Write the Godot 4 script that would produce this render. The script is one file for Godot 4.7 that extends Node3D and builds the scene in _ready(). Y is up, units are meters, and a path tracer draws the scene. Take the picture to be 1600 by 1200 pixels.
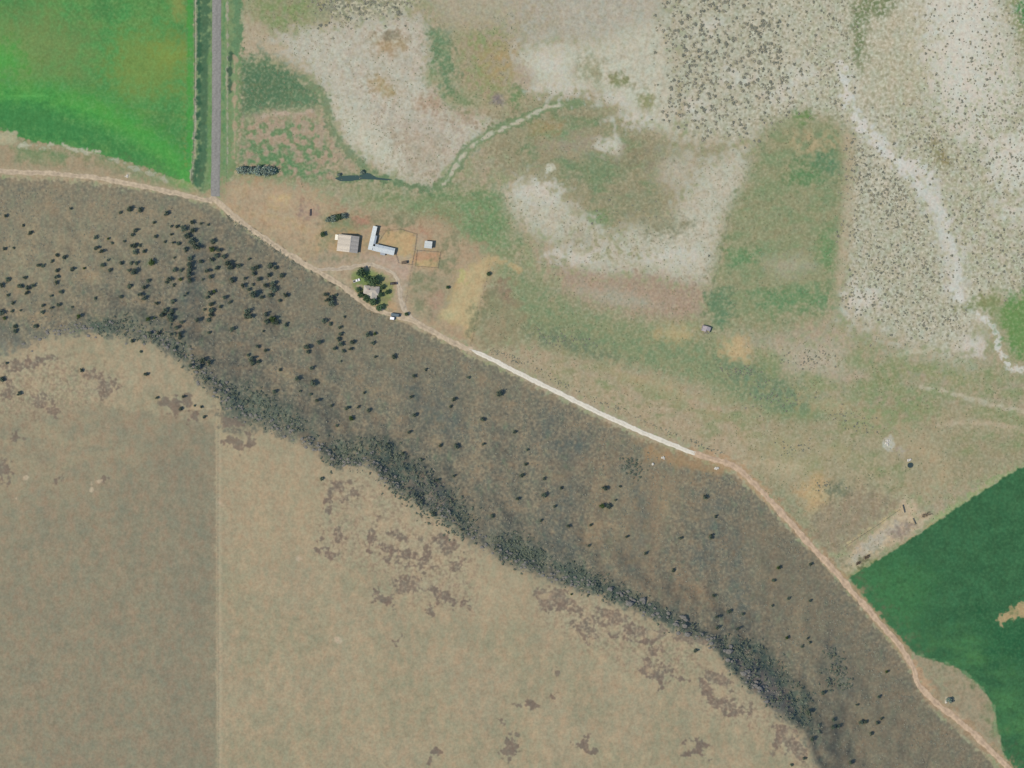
extends Node3D

# ---------------------------------------------------------------- scale
# The photograph is 1600 x 1200 pixels; a farm road of about 8 m is 16 pixels
# wide, so one pixel is about half a metre of valley floor.
const M_PER_PX := 0.5
const CAM_H := 3000.0
const RIM_H := 36.0
const HALF_X := 440.0
const HALF_Z := 330.0
const TW := 1280
const TH := 960
const LIGHT := Vector3(1.345, 1.35, 1.405)   # what a white floor shows in this light

var noise_big: FastNoiseLite
var noise_mid: FastNoiseLite
var rim: PackedVector2Array
var toe: PackedVector2Array
var plateau_poly: PackedVector2Array
var valley_poly: PackedVector2Array
var hgrid: PackedFloat32Array
var hgx := 0
var hgz := 0
const HSTEP := 4.0
var used := {}
var rng := RandomNumberGenerator.new()

func _ready():
	# ---- camera
	var cam := Camera3D.new()
	cam.name = "camera"
	cam.fov = rad_to_deg(2.0 * atan(300.0 / CAM_H))
	cam.near = 10.0
	cam.far = 20000.0
	cam.position = Vector3(0, CAM_H, 0)
	cam.rotation_degrees = Vector3(-90, 0, 0)
	add_child(cam)
	cam.current = true
	# ---- sky, exposure
	var sky_mat := ProceduralSkyMaterial.new()
	sky_mat.sky_top_color = Color(0.42, 0.55, 0.74)
	sky_mat.sky_horizon_color = Color(0.74, 0.79, 0.84)
	sky_mat.sky_curve = 0.12
	sky_mat.ground_bottom_color = Color(0.42, 0.39, 0.32)
	sky_mat.ground_horizon_color = Color(0.66, 0.68, 0.66)
	var sky := Sky.new()
	sky.sky_material = sky_mat
	var env := Environment.new()
	env.background_mode = Environment.BG_SKY
	env.sky = sky
	env.tonemap_mode = Environment.TONE_MAPPER_LINEAR
	env.tonemap_exposure = 1.15
	env.sdfgi_enabled = true
	env.ssao_enabled = true
	env.ssil_enabled = true
	var we := WorldEnvironment.new()
	we.name = "world_environment"
	we.environment = env
	add_child(we)
	# ---- sun: west-south-west, high afternoon; shadows fall to the east-north-east
	var sun := DirectionalLight3D.new()
	sun.name = "sun"
	sun.light_color = Color(1.0, 0.95, 0.86)
	sun.light_energy = 1.3
	sun.light_angular_distance = 0.5
	sun.shadow_enabled = true
	sun.rotation_degrees = Vector3(-50, -72, 0)
	add_child(sun)
	# ---- large structure
	rng.seed = 71
	build_heights()
	var t0 := Time.get_ticks_msec()
	paint_ground()
	build_terrain()
	build_ground_sheets()
	build_objects()

# ---------------------------------------------------------------- terrain height
func smooth(a: float, b: float, x: float) -> float:
	var t := clampf((x - a) / (b - a), 0.0, 1.0)
	return t * t * (3.0 - 2.0 * t)

func flat_point(px: float, py: float, h: float) -> Vector2:
	# the point at height h that a photo pixel looks at
	var k := M_PER_PX * (CAM_H - h) / CAM_H
	return Vector2((px - 800.0) * k, (py - 600.0) * k)

func line_distance(p: Vector2, line: PackedVector2Array) -> float:
	var best := 1e12
	for i in range(line.size() - 1):
		var a := line[i]
		var ab := line[i + 1] - a
		var ap := p - a
		var t := clampf(ap.dot(ab) / ab.length_squared(), 0.0, 1.0)
		var d := (ap - ab * t).length_squared()
		if d < best:
			best = d
	return sqrt(best)

func build_heights():
	noise_big = FastNoiseLite.new()
	noise_big.seed = 5
	noise_big.frequency = 1.0 / 70.0
	noise_big.fractal_octaves = 3
	noise_mid = FastNoiseLite.new()
	noise_mid.seed = 9
	noise_mid.frequency = 1.0 / 16.0
	noise_mid.fractal_octaves = 3
	var rim_px := [[-300, 560], [-80, 535], [0, 540], [30, 545], [80, 522], [150, 518], [240, 532], [300, 570], [335, 612], [365, 650], [430, 672], [490, 700], [530, 728], [575, 724], [610, 760], [680, 800], [735, 842], [790, 878], [870, 908], [930, 925], [985, 948], [1040, 975], [1108, 1002], [1150, 1052], [1205, 1102], [1262, 1150], [1290, 1230], [1330, 1300], [1480, 1500]]
	var toe_px := [[-300, 292], [-80, 270], [0, 280], [90, 286], [180, 292], [260, 306], [325, 322], [345, 335], [400, 372], [450, 405], [500, 438], [560, 472], [620, 502], [700, 545], [800, 590], [900, 640], [1000, 690], [1085, 718], [1145, 742], [1195, 790], [1250, 850], [1310, 912], [1370, 985], [1418, 1045], [1440, 1095], [1500, 1150], [1570, 1215], [1680, 1310], [1850, 1500]]
	for p in rim_px:
		rim.append(flat_point(p[0], p[1], RIM_H))
	for p in toe_px:
		toe.append(flat_point(p[0], p[1], 0.0))
	plateau_poly = rim.duplicate()
	plateau_poly.append_array(PackedVector2Array([Vector2(300, 900), Vector2(-900, 900), Vector2(-900, -20)]))
	valley_poly = toe.duplicate()
	valley_poly.append_array(PackedVector2Array([Vector2(900, 600), Vector2(900, -900), Vector2(-900, -900), Vector2(-900, -160)]))
	hgx = int(2 * HALF_X / HSTEP) + 1
	hgz = int(2 * HALF_Z / HSTEP) + 1
	hgrid.resize(hgx * hgz)
	for j in hgz:
		for i in hgx:
			var p := Vector2(-HALF_X + i * HSTEP, -HALF_Z + j * HSTEP)
			hgrid[j * hgx + i] = raw_height(p)

func craggy(px: float) -> float:
	# how steep the rim is, along the picture: gentle in the west, broken cliffs in the east
	var at := [-400, 200, 330, 480, 540, 720, 770, 820, 870, 960, 1060, 1150, 1280, 2000]
	var much := [0.0, 0.05, 0.15, 0.2, 0.55, 0.6, 0.25, 0.5, 0.35, 0.5, 0.5, 0.55, 0.4, 0.3]
	for i in at.size() - 1:
		if px < at[i + 1]:
			return lerpf(much[i], much[i + 1], (px - at[i]) / float(at[i + 1] - at[i]))
	return 0.6

func raw_height(p0: Vector2) -> float:
	var p := p0
	if not Geometry2D.is_point_in_polygon(p, valley_poly) and line_distance(p, toe) > 30.0:
		p += Vector2(noise_mid.get_noise_2d(p0.x * 0.9, p0.y * 0.9), noise_mid.get_noise_2d(p0.x * 0.9 + 90.0, p0.y * 0.9)) * 4.5
	if Geometry2D.is_point_in_polygon(p, valley_poly):
		return 0.0
	var dr := line_distance(p, rim)
	if Geometry2D.is_point_in_polygon(p, plateau_poly):
		return RIM_H + minf(dr * 0.03, 3.0) + noise_big.get_noise_2d(p.x, p.y) * 1.2 * smooth(0, 40, dr)
	var dt := line_distance(p, toe)
	var t := dt / maxf(dt + dr, 0.01)
	var crag := craggy(p.x / M_PER_PX + 800.0)
	var f := (0.90 - 0.34 * crag) * pow(t, 1.05) + (0.08 + 0.24 * crag) * smooth(0.66, 1.0, t) + (0.02 + 0.10 * crag) * smooth(0.93, 1.0, t)
	var gully := noise_big.get_noise_2d(p.x * 1.7 + p.y * 0.5, p.y * 0.55) * 1.8 * smooth(0.08, 0.35, t) * smooth(1.0, 0.75, t)
	return RIM_H * f + gully

func height(x: float, z: float) -> float:
	# outside the surveyed tile the land goes on as its mirror image
	var gx := clampf((mirror(x, HALF_X) + HALF_X) / HSTEP, 0.0, hgx - 1.001)
	var gz := clampf((mirror(z, HALF_Z) + HALF_Z) / HSTEP, 0.0, hgz - 1.001)
	var i := int(gx)
	var j := int(gz)
	var fx := gx - i
	var fz := gz - j
	var k := j * hgx + i
	return lerpf(lerpf(hgrid[k], hgrid[k + 1], fx), lerpf(hgrid[k + hgx], hgrid[k + hgx + 1], fx), fz)

func mirror(x: float, half: float) -> float:
	return absf(fposmod(x - half, half * 4.0) - half * 2.0) - half

func spot(px: float, py: float) -> Vector2:
	# where the line of sight of a photo pixel meets the ground
	var p := flat_point(px, py, 0.0)
	for k in 4:
		p = flat_point(px, py, height(p.x, p.y))
	return p

func ground_at(px: float, py: float) -> Vector3:
	var p := spot(px, py)
	return Vector3(p.x, height(p.x, p.y), p.y)

# ---------------------------------------------------------------- ground cover, computed
var layers := []
var noises := []
var bands := []
var band_lock := Mutex.new()
var ground_texture: ImageTexture
var curve := PackedByteArray()
const CELL := 4
const BANDS := 24

func noise_bytes(seed_: int, metres: float, octaves: int, kind := FastNoiseLite.TYPE_SIMPLEX_SMOOTH, wide := 1.0, tall := 1.0) -> PackedByteArray:
	var n := FastNoiseLite.new()
	n.noise_type = kind
	n.seed = seed_
	n.frequency = (2.0 * HALF_X / TW) / metres
	n.fractal_octaves = octaves
	n.fractal_gain = 0.55
	var im := n.get_image(int(TW / wide), int(TH / tall), false, false, true)
	im.convert(Image.FORMAT_L8)
	if wide != 1.0 or tall != 1.0:
		im.resize(TW, TH, Image.INTERPOLATE_CUBIC)
	return im.get_data()

func tone(r: float, g: float, b: float, k := 1.0) -> Vector3:
	# a colour read off the photograph (0-255) as the base colour that shows it under this daylight
	var c := Color(r * 0.955 / 255.0, g * 0.965 / 255.0, b * 0.98 / 255.0).srgb_to_linear()
	return Vector3(c.r, c.g, c.b) * k / LIGHT

func layer(pts: Array, closed: bool, width: float, col: Vector3, o := {}):
	var q := PackedVector2Array()
	for p in pts:
		var w := spot(p[0], p[1])
		q.append(Vector2((w.x + HALF_X) / (2 * HALF_X) * TW, (w.y + HALF_Z) / (2 * HALF_Z) * TH))
	var unit := M_PER_PX * TW / (2 * HALF_X)
	var soft: float = o.get("f", 6.0)
	var f := (soft * 2.2 if soft >= 8.0 else soft) * unit
	var mid: float = (o.get("lo", 0.4) + o.get("hi", 0.6)) * 0.5
	var wide: float = (o.get("hi", 0.6) - o.get("lo", 0.4)) * 0.8
	var rag: float = o.get("rag", 6.0) * unit
	var hw := width * 0.5 * unit
	var box := Rect2(q[0], Vector2.ZERO)
	for p in q:
		box = box.expand(p)
	box = box.grow(f + rag + hw + 1.0)
	layers.append({"q": q, "closed": closed, "hw": hw, "c": col, "f": maxf(f, 0.6), "rag": rag, "a": o.get("a", 1.0),
		"n": o.get("n", -1), "lo": mid - wide, "hi": mid + wide, "box": box, "key": hash([pts, width]), "rn": o.get("rn", 2), "whole": o.get("whole", false)})

func area(pts: Array, col: Vector3, o := {}):
	layer(pts, true, 0.0, col, o)

func stroke(pts: Array, width: float, col: Vector3, o := {}):
	layer(pts, false, width, col, o)

func patch(cx: float, cy: float, rx: float, ry: float, col: Vector3, o := {}):
	var pts := []
	var n := 12
	var turn: float = deg_to_rad(o.get("turn", 0.0))
	for i in n:
		var a := TAU * i / n
		var k := 0.72 + 0.5 * absf(sin(a * 1.7 + cx * 0.37 + cy * 0.21) * cos(a * 2.3 + cx * 0.11))
		var v := Vector2(cos(a) * rx, sin(a) * ry).rotated(turn) * k
		pts.append([cx + v.x, cy + v.y])
	layer(pts, true, 0.0, col, o)

func shape_distance(p: Vector2, l: Dictionary) -> float:
	if l.whole:
		return -999.0
	var q: PackedVector2Array = l.q
	var n := q.size()
	var best := 1e12
	var inside := false
	var closed: bool = l.closed
	var j := n - 1 if closed else 0
	for i in range(0 if closed else 1, n):
		var a := q[j]
		var b := q[i]
		var ab := b - a
		var ap := p - a
		var t := clampf(ap.dot(ab) / maxf(ab.length_squared(), 1e-6), 0.0, 1.0)
		var d := (ap - ab * t).length_squared()
		if d < best:
			best = d
		if closed and (a.y > p.y) != (b.y > p.y) and p.x < ab.x * (p.y - a.y) / ab.y + a.x:
			inside = not inside
		j = i
	var s := sqrt(best)
	if closed:
		return -s if inside else s
	return s - float(l.hw)

func paint_band(band: int):
	var rows := TH / BANDS
	var y0 := band * rows
	var r := PackedFloat32Array()
	var g := PackedFloat32Array()
	var b := PackedFloat32Array()
	r.resize(rows * TW)
	g.resize(rows * TW)
	b.resize(rows * TW)
	var last_key := 0
	var last_field := PackedFloat32Array()
	for l in layers:
		var box: Rect2 = l.box
		var cx0 := maxi(0, int(box.position.x) / CELL)
		var cx1 := mini(TW / CELL, int(box.end.x) / CELL + 1)
		var cy0 := maxi(y0, int(maxf(box.position.y, 0))) / CELL
		var cy1 := mini(y0 + rows - 1, int(minf(box.end.y, TH - 1))) / CELL
		if cx1 <= cx0 or cy1 < cy0 or box.position.y > y0 + rows or box.end.y < y0:
			continue
		var nx := cx1 - cx0 + 1
		var ny := cy1 - cy0 + 2
		var field := PackedFloat32Array()
		if l.key == last_key and last_field.size() == nx * ny:
			field = last_field
		else:
			field.resize(nx * ny)
			for j in ny:
				for i in nx:
					field[j * nx + i] = shape_distance(Vector2((cx0 + i) * CELL, (cy0 + j) * CELL), l)
			last_key = l.key
			last_field = field
		var f: float = l.f
		var rag: float = l.rag
		var col: Vector3 = l.c
		var alpha: float = l.a
		var kind: int = l.n
		var lo: float = l.lo * 255.0
		var gain: float = alpha / ((l.hi - l.lo) * 255.0)
		var cr := col.x
		var cg := col.y
		var cb := col.z
		var rough: PackedByteArray = noises[l.rn]
		var rough2: PackedByteArray = noises[3]
		var mott: PackedByteArray = noises[maxi(kind, 0)]
		var reach := f * 0.5 + rag + CELL
		for j in ny - 1:
			for i in nx - 1:
				var k := j * nx + i
				var d00 := field[k]
				if d00 > reach + CELL:
					continue
				var d10 := field[k + 1]
				var d01 := field[k + nx]
				var d11 := field[k + nx + 1]
				var px0 := (cx0 + i) * CELL
				var py0 := (cy0 + j) * CELL
				var deep := maxf(maxf(d00, d10), maxf(d01, d11)) < -reach
				for yy in CELL:
					var py := py0 + yy
					if py < y0 or py >= y0 + rows:
						continue
					var at := py * TW + px0
					var to := at - y0 * TW
					if deep:
						if kind < 0:
							for xx in CELL:
								r[to] += (cr - r[to]) * alpha
								g[to] += (cg - g[to]) * alpha
								b[to] += (cb - b[to]) * alpha
								to += 1
						else:
							for xx in CELL:
								var m := (mott[at + xx] - lo) * gain
								if m > 0.0:
									m = minf(m, alpha)
									r[to] += (cr - r[to]) * m
									g[to] += (cg - g[to]) * m
									b[to] += (cb - b[to]) * m
								to += 1
						continue
					var fy := yy / float(CELL)
					var da := d00 + (d01 - d00) * fy
					var db := (d10 + (d11 - d10) * fy - da) / CELL
					for xx in CELL:
						var w := 0.5 - (da + db * xx + rag * ((rough[at + xx] - 128) * 0.012 + (rough2[at + xx] - 128) * 0.005)) / f
						if w > 0.0:
							w = minf(w, 1.0)
							w = w * w * (3.0 - 2.0 * w)
							if kind >= 0:
								w *= clampf((mott[at + xx] - lo) * gain, 0.0, alpha)
							else:
								w *= alpha
							r[to] += (cr - r[to]) * w
							g[to] += (cg - g[to]) * w
							b[to] += (cb - b[to]) * w
						to += 1
	# grain of stems, stones and bare soil, and faint drifts of hue
	var bytes := PackedByteArray()
	bytes.resize(rows * TW * 3)
	var n2: PackedByteArray = noises[2]
	var n3: PackedByteArray = noises[3]
	var n4: PackedByteArray = noises[4]
	var n5: PackedByteArray = noises[5]
	var n6: PackedByteArray = noises[6]
	for i in rows * TW:
		var at := y0 * TW + i
		var k := 1.0 + (n3[at] - 128) * 0.0011 + (n4[at] - 128) * 0.0007 + (n2[at] - 128) * 0.0008
		var warm := (n5[at] - 128) * 0.0005 + (n6[at] - 128) * 0.00035
		bytes[i * 3] = curve[int(r[i] * (k + warm) * 2047.0)]
		bytes[i * 3 + 1] = curve[int(g[i] * (k - warm * 0.35) * 2047.0)]
		bytes[i * 3 + 2] = curve[int(b[i] * (k - warm * 0.6) * 2047.0)]
	band_lock.lock()
	bands[band] = bytes
	band_lock.unlock()

func paint_ground():
	noises = [noise_bytes(11, 60.0, 4), noise_bytes(12, 16.0, 4, FastNoiseLite.TYPE_SIMPLEX_SMOOTH, 2.0, 1.0), noise_bytes(13, 9.0, 2), noise_bytes(14, 3.2, 2), noise_bytes(15, 1.5, 1),
		noise_bytes(16, 10.0, 3, FastNoiseLite.TYPE_SIMPLEX_SMOOTH, 1.0, 1.8), noise_bytes(17, 4.5, 2), noise_bytes(18, 10.0, 2, FastNoiseLite.TYPE_CELLULAR)]
	curve.resize(4096)
	for i in 4096:
		curve[i] = int(255.0 * Color(minf(i / 2047.0, 1.0), 0, 0).linear_to_srgb().r + 0.5)
	ground_layers()
	bands.resize(BANDS)
	var job := WorkerThreadPool.add_group_task(paint_band, BANDS)
	WorkerThreadPool.wait_for_group_task_completion(job)
	var all := PackedByteArray()
	for part in bands:
		all.append_array(part)
	bands.clear()
	ground_texture = ImageTexture.create_from_image(Image.create_from_data(TW, TH, false, Image.FORMAT_RGB8, all))

func ground_layers():
	var big := [[-300, -300], [1900, -300], [1900, 1500], [-300, 1500]]
	# ------------------------------------------------ valley floor
	area(big, tone(166, 158, 131), {"whole": true, "rag": 0})
	area(big, tone(152, 154, 114), {"whole": true, "rag": 0, "n": 1, "lo": 0.38, "hi": 0.66, "a": 0.8})
	area(big, tone(178, 163, 138), {"whole": true, "rag": 0, "n": 5, "lo": 0.5, "hi": 0.72, "a": 0.7})
	area(big, tone(122, 142, 104), {"whole": true, "rag": 0, "n": 2, "lo": 0.58, "hi": 0.76, "a": 0.35})
	var pale := tone(201, 195, 176)
	var white := tone(214, 210, 194)
	var olive := tone(146, 149, 110)
	var green := tone(116, 146, 100)
	var deep := tone(92, 132, 92)
	var pink := tone(176, 158, 138)
	var brown := tone(160, 146, 120)
	var straw := tone(190, 172, 128)
	# top edge left of the pale flat
	area([[372, -80], [560, -80], [640, -20], [560, 30], [470, 46], [400, 60], [372, 60]], tone(158, 156, 122), {"f": 20, "rag": 14})
	area([[390, -20], [500, -20], [480, 40], [430, 55], [400, 30]], tone(132, 148, 100), {"f": 16, "rag": 12, "n": 2, "lo": 0.3, "hi": 0.6})
	area([[480, -60], [660, -60], [620, 25], [560, 40], [500, 25]], tone(138, 138, 118), {"f": 14, "rag": 10, "n": 2, "lo": 0.42, "hi": 0.6})
	area([[500, -60], [680, -60], [640, 25], [560, 45], [520, 30]], tone(200, 196, 170), {"f": 10, "rag": 12, "n": 6, "lo": 0.5, "hi": 0.62})
	area([[375, 20], [410, 40], [450, 70], [470, 105], [430, 95], [375, 88]], tone(182, 168, 142), {"f": 12, "rag": 8})
	# meadow east of the farm road
	area([[374, 86], [420, 92], [455, 108], [470, 125], [500, 145], [512, 165], [480, 176], [420, 176], [376, 186]], tone(104, 132, 98), {"f": 12, "rag": 14})
	area([[374, 110], [440, 105], [470, 140], [440, 160], [376, 170]], tone(84, 116, 86), {"f": 16, "rag": 14, "a": 0.8, "n": 2, "lo": 0.2, "hi": 0.55})
	area([[372, 186], [420, 178], [490, 172], [520, 210], [560, 262], [520, 280], [372, 262]], tone(176, 158, 134), {"f": 12, "rag": 10})
	area([[372, 186], [490, 180], [540, 262], [372, 262]], tone(112, 138, 98), {"f": 10, "rag": 8, "n": 2, "lo": 0.48, "hi": 0.6})
	area([[372, 225], [430, 228], [500, 258], [580, 280], [480, 285], [430, 280], [375, 272]], tone(104, 138, 96), {"f": 12, "rag": 10, "n": 2, "lo": 0.3, "hi": 0.5})
	stroke([[410, 179], [450, 176], [484, 172]], 5, tone(190, 172, 150), {"f": 4, "rag": 3})
	# pale flat north of the farm yard
	area([[425, 66], [470, 45], [560, 32], [640, 20], [672, 40], [672, 120], [690, 160], [745, 175], [785, 190], [760, 204], [705, 256], [682, 292], [640, 288], [590, 256], [545, 228], [518, 185], [508, 142], [475, 105]], tone(193, 188, 169), {"f": 14, "rag": 14})
	area([[540, 60], [660, 40], [670, 120], [740, 180], [700, 240], [640, 260], [600, 180], [560, 110]], tone(188, 176, 158), {"f": 26, "rag": 20, "a": 0.85, "n": 0, "lo": 0.3, "hi": 0.55})
	area([[515, 150], [570, 190], [620, 240], [640, 280], [600, 262], [550, 228]], tone(202, 198, 176), {"f": 16, "rag": 10, "a": 0.8})
	patch(610, 68, 26, 14, tone(172, 150, 112), {"f": 14, "rag": 8, "a": 0.9})
	patch(608, 56, 14, 7, tone(140, 132, 112), {"f": 8, "rag": 6, "a": 0.8})
	patch(596, 135, 22, 10, tone(176, 158, 118), {"f": 12, "rag": 8, "turn": 35})
	patch(672, 160, 24, 12, tone(180, 156, 132), {"f": 14, "rag": 8})
	patch(720, 180, 26, 14, tone(180, 162, 140), {"f": 14, "rag": 8})
	area([[610, 205], [700, 220], [680, 280], [640, 275]], tone(180, 168, 146), {"f": 18, "rag": 12, "a": 0.8})
	# green rib and the mixed ground east of it
	area([[690, 20], [800, 10], [815, 60], [800, 120], [830, 160], [790, 185], [730, 170], [712, 120], [705, 60]], tone(170, 158, 128), {"f": 16, "rag": 12})
	area([[710, 50], [790, 30], [800, 140], [760, 165], [720, 130]], tone(142, 150, 106), {"f": 12, "rag": 10, "n": 2, "lo": 0.42, "hi": 0.6})
	area([[740, 80], [810, 60], [812, 125], [760, 130]], tone(176, 152, 112), {"f": 18, "rag": 12, "n": 2, "lo": 0.35, "hi": 0.65})
	area([[668, 46], [684, 42], [700, 52], [703, 80], [710, 110], [708, 148], [694, 148], [690, 118], [678, 90], [672, 66]], tone(114, 140, 104), {"f": 12, "rag": 12})
	patch(672, 118, 10, 16, tone(130, 150, 106), {"f": 8, "rag": 6, "a": 0.8})
	patch(722, 158, 26, 10, tone(126, 146, 104), {"f": 10, "rag": 8, "a": 0.8})
	patch(778, 155, 12, 8, tone(132, 124, 122), {"f": 8, "rag": 4})
	area([[640, -40], [830, -60], [820, 40], [700, 40]], tone(176, 168, 144), {"f": 24, "rag": 14, "a": 0.9})
	# pale and grey ground along the top
	area([[800, -60], [1050, -60], [1040, 60], [960, 80], [880, 72], [810, 80]], tone(182, 176, 158), {"f": 26, "rag": 18})
	area([[808, 76], [860, 64], [930, 66], [990, 40], [1040, 30], [1060, 120], [1056, 215], [1010, 195], [975, 182], [958, 160], [930, 142], [890, 145], [835, 146], [806, 120]], tone(196, 192, 171), {"f": 14, "rag": 12})
	patch(818, 120, 16, 20, tone(176, 160, 138), {"f": 12, "rag": 8})
	patch(922, 110, 22, 20, tone(158, 158, 126), {"f": 14, "rag": 10, "a": 0.85})
	patch(965, 128, 18, 9, tone(140, 144, 104), {"f": 8, "rag": 8})
	patch(1010, 160, 14, 16, tone(150, 152, 112), {"f": 9, "rag": 8})
	area([[800, 0], [860, -10], [900, 60], [840, 62], [805, 72]], tone(168, 158, 134), {"f": 16, "rag": 12, "a": 0.8, "n": 2, "lo": 0.4, "hi": 0.6})
	# centre bowl: olive, brown and green
	area([[800, 165], [850, 148], [930, 150], [965, 172], [985, 200], [1040, 216], [1110, 225], [1160, 205], [1140, 235], [1090, 290], [1040, 330], [975, 368], [915, 350], [860, 318], [800, 285], [770, 240], [760, 210]], tone(154, 148, 118), {"f": 16, "rag": 14})
	area([[810, 195], [930, 170], [980, 205], [1050, 240], [1010, 310], [960, 330], [900, 300], [830, 260]], tone(120, 142, 104), {"f": 16, "rag": 14, "n": 1, "lo": 0.46, "hi": 0.66, "a": 0.9})
	patch(935, 262, 52, 22, tone(124, 142, 106), {"f": 18, "rag": 12, "a": 0.85})
	patch(930, 342, 26, 16, tone(118, 144, 100), {"f": 12, "rag": 10})
	patch(985, 320, 40, 16, tone(146, 146, 116), {"f": 16, "rag": 10})
	patch(905, 225, 50, 14, tone(168, 156, 134), {"f": 14, "rag": 10, "a": 0.8})
	patch(956, 228, 22, 15, tone(204, 199, 180), {"f": 10, "rag": 9})
	patch(860, 262, 12, 6, tone(204, 200, 178), {"f": 5, "rag": 4})
	patch(850, 200, 24, 10, tone(168, 150, 106), {"f": 12, "rag": 8, "a": 0.7})
	patch(806, 150, 12, 14, tone(122, 144, 100), {"f": 8, "rag": 8})
	patch(1060, 265, 40, 30, tone(192, 184, 164), {"f": 22, "rag": 14, "a": 0.8})
	patch(1000, 245, 40, 18, tone(148, 140, 112), {"f": 16, "rag": 10, "a": 0.8})
	# wash that drains west
	# pale flat south of the bowl
	area([[775, 296], [830, 272], [870, 290], [905, 330], [955, 368], [1000, 345], [1040, 345], [1070, 300], [1100, 255], [1160, 232], [1168, 280], [1136, 335], [1124, 400], [1108, 448], [1050, 440], [1000, 428], [935, 432], [890, 415], [865, 380], [800, 345]], tone(192, 187, 166), {"f": 14, "rag": 14})
	area([[870, 340], [1000, 380], [1060, 400], [1000, 420], [920, 410], [880, 380]], tone(160, 158, 126), {"f": 14, "rag": 12, "n": 2, "lo": 0.52, "hi": 0.64})
	area([[870, 418], [950, 432], [1020, 432], [1100, 450], [1096, 490], [1040, 500], [960, 480], [890, 462]], tone(172, 152, 130), {"f": 16, "rag": 12})
	patch(905, 380, 26, 18, tone(164, 156, 132), {"f": 14, "rag": 8, "a": 0.6})
	patch(1035, 352, 40, 18, tone(140, 140, 110), {"f": 16, "rag": 12, "a": 0.8})
	patch(965, 465, 60, 10, tone(176, 172, 150), {"f": 12, "rag": 8, "a": 0.8, "turn": 12})
	# scrub flat north-east
	area([[1035, -80], [1680, -80], [1720, 480], [1560, 470], [1510, 570], [1420, 540], [1320, 500], [1318, 300], [1330, 200], [1250, 180], [1150, 225], [1062, 212]], tone(192, 187, 165), {"f": 24, "rag": 26})
	area([[1035, -80], [1250, -80], [1250, 170], [1150, 210], [1070, 200]], tone(182, 179, 154), {"f": 30, "rag": 30, "n": 1, "lo": 0.4, "hi": 0.6, "a": 0.6})
	area([[1250, -80], [1330, -80], [1340, 200], [1260, 170], [1240, 60]], tone(178, 178, 150), {"f": 20, "rag": 16, "n": 2, "lo": 0.4, "hi": 0.6, "a": 0.8})
	area([[1340, 70], [1700, 80], [1700, 460], [1560, 460], [1480, 430], [1400, 280]], tone(172, 172, 142), {"f": 20, "rag": 16, "n": 2, "lo": 0.4, "hi": 0.58, "a": 0.85})
	area([[1325, 290], [1450, 320], [1490, 450], [1500, 510], [1400, 520], [1320, 480]], tone(176, 174, 148), {"f": 20, "rag": 16, "n": 2, "lo": 0.36, "hi": 0.58, "a": 0.9})
	area([[1360, 20], [1480, 0], [1480, 110], [1420, 160], [1350, 150]], tone(190, 182, 154), {"f": 20, "rag": 12, "a": 0.7})
	area([[1330, -60], [1420, -60], [1390, 20], [1355, 30], [1352, 70], [1345, 110], [1330, 100]], tone(128, 138, 100), {"f": 12, "rag": 8})
	area([[1560, -60], [1700, -60], [1700, 110], [1600, 80], [1580, 40], [1570, 10]], tone(150, 152, 112), {"f": 14, "rag": 8})
	area([[1585, -60], [1700, -60], [1700, 60], [1598, 48], [1588, 20]], tone(84, 134, 82), {"f": 10, "rag": 6})
	patch(1468, 242, 12, 24, tone(150, 142, 104), {"f": 8, "rag": 6, "turn": -25})
	patch(1412, 250, 6, 20, tone(156, 152, 120), {"f": 6, "rag": 5, "turn": -30})
	var flat := [[1040, -80], [1680, -80], [1720, 470], [1560, 460], [1505, 560], [1420, 535], [1325, 490], [1325, 300], [1335, 200], [1250, 178], [1150, 222], [1064, 208]]
	area(flat, tone(160, 160, 134), {"f": 14, "rag": 10, "n": 6, "lo": 0.52, "hi": 0.68, "a": 0.6})
	area(flat, tone(206, 203, 184), {"f": 14, "rag": 10, "n": 3, "lo": 0.56, "hi": 0.72, "a": 0.6})
	area([[1040, -80], [1180, -80], [1200, 60], [1190, 200], [1070, 205], [1045, 100]], tone(166, 166, 143), {"f": 30, "rag": 30, "n": 2, "lo": 0.46, "hi": 0.62, "a": 0.4})
	area([[1440, -60], [1560, -60], [1545, 60], [1530, 150], [1490, 170], [1470, 110], [1450, 40]], white, {"f": 22, "rag": 34, "a": 0.85})
	area([[1430, 60], [1570, 40], [1600, 160], [1540, 220], [1480, 210]], white, {"f": 10, "rag": 14, "n": 6, "lo": 0.44, "hi": 0.6})
	area([[1550, 215], [1600, 200], [1680, 220], [1680, 300], [1560, 290]], white, {"f": 14, "rag": 16, "a": 0.8})
	# white wash across the scrub
	stroke([[1316, 110], [1326, 150], [1340, 190], [1360, 220]], 7, tone(208, 206, 194), {"f": 5, "rag": 5})
	stroke([[1345, 195], [1375, 222], [1405, 255], [1430, 280], [1448, 310]], 15, tone(204, 202, 190), {"f": 9, "rag": 12, "a": 0.85})
	stroke([[1415, 260], [1445, 275], [1462, 310], [1475, 355], [1488, 400], [1492, 440], [1498, 465]], 26, tone(200, 198, 184), {"f": 12, "rag": 14, "a": 0.8, "n": 2, "lo": 0.2, "hi": 0.5})
	stroke([[1495, 462], [1522, 484], [1545, 500], [1558, 520], [1560, 545], [1572, 562], [1582, 576], [1600, 577]], 8, tone(212, 209, 196), {"f": 4, "rag": 6})
	patch(1520, 540, 24, 14, tone(206, 198, 182), {"f": 8, "rag": 8})
	patch(1345, 470, 26, 16, tone(206, 198, 182), {"f": 10, "rag": 8, "a": 0.8})
	stroke([[1400, 555], [1440, 548], [1470, 544]], 7, tone(198, 192, 166), {"f": 6, "rag": 6, "a": 0.8})
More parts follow.
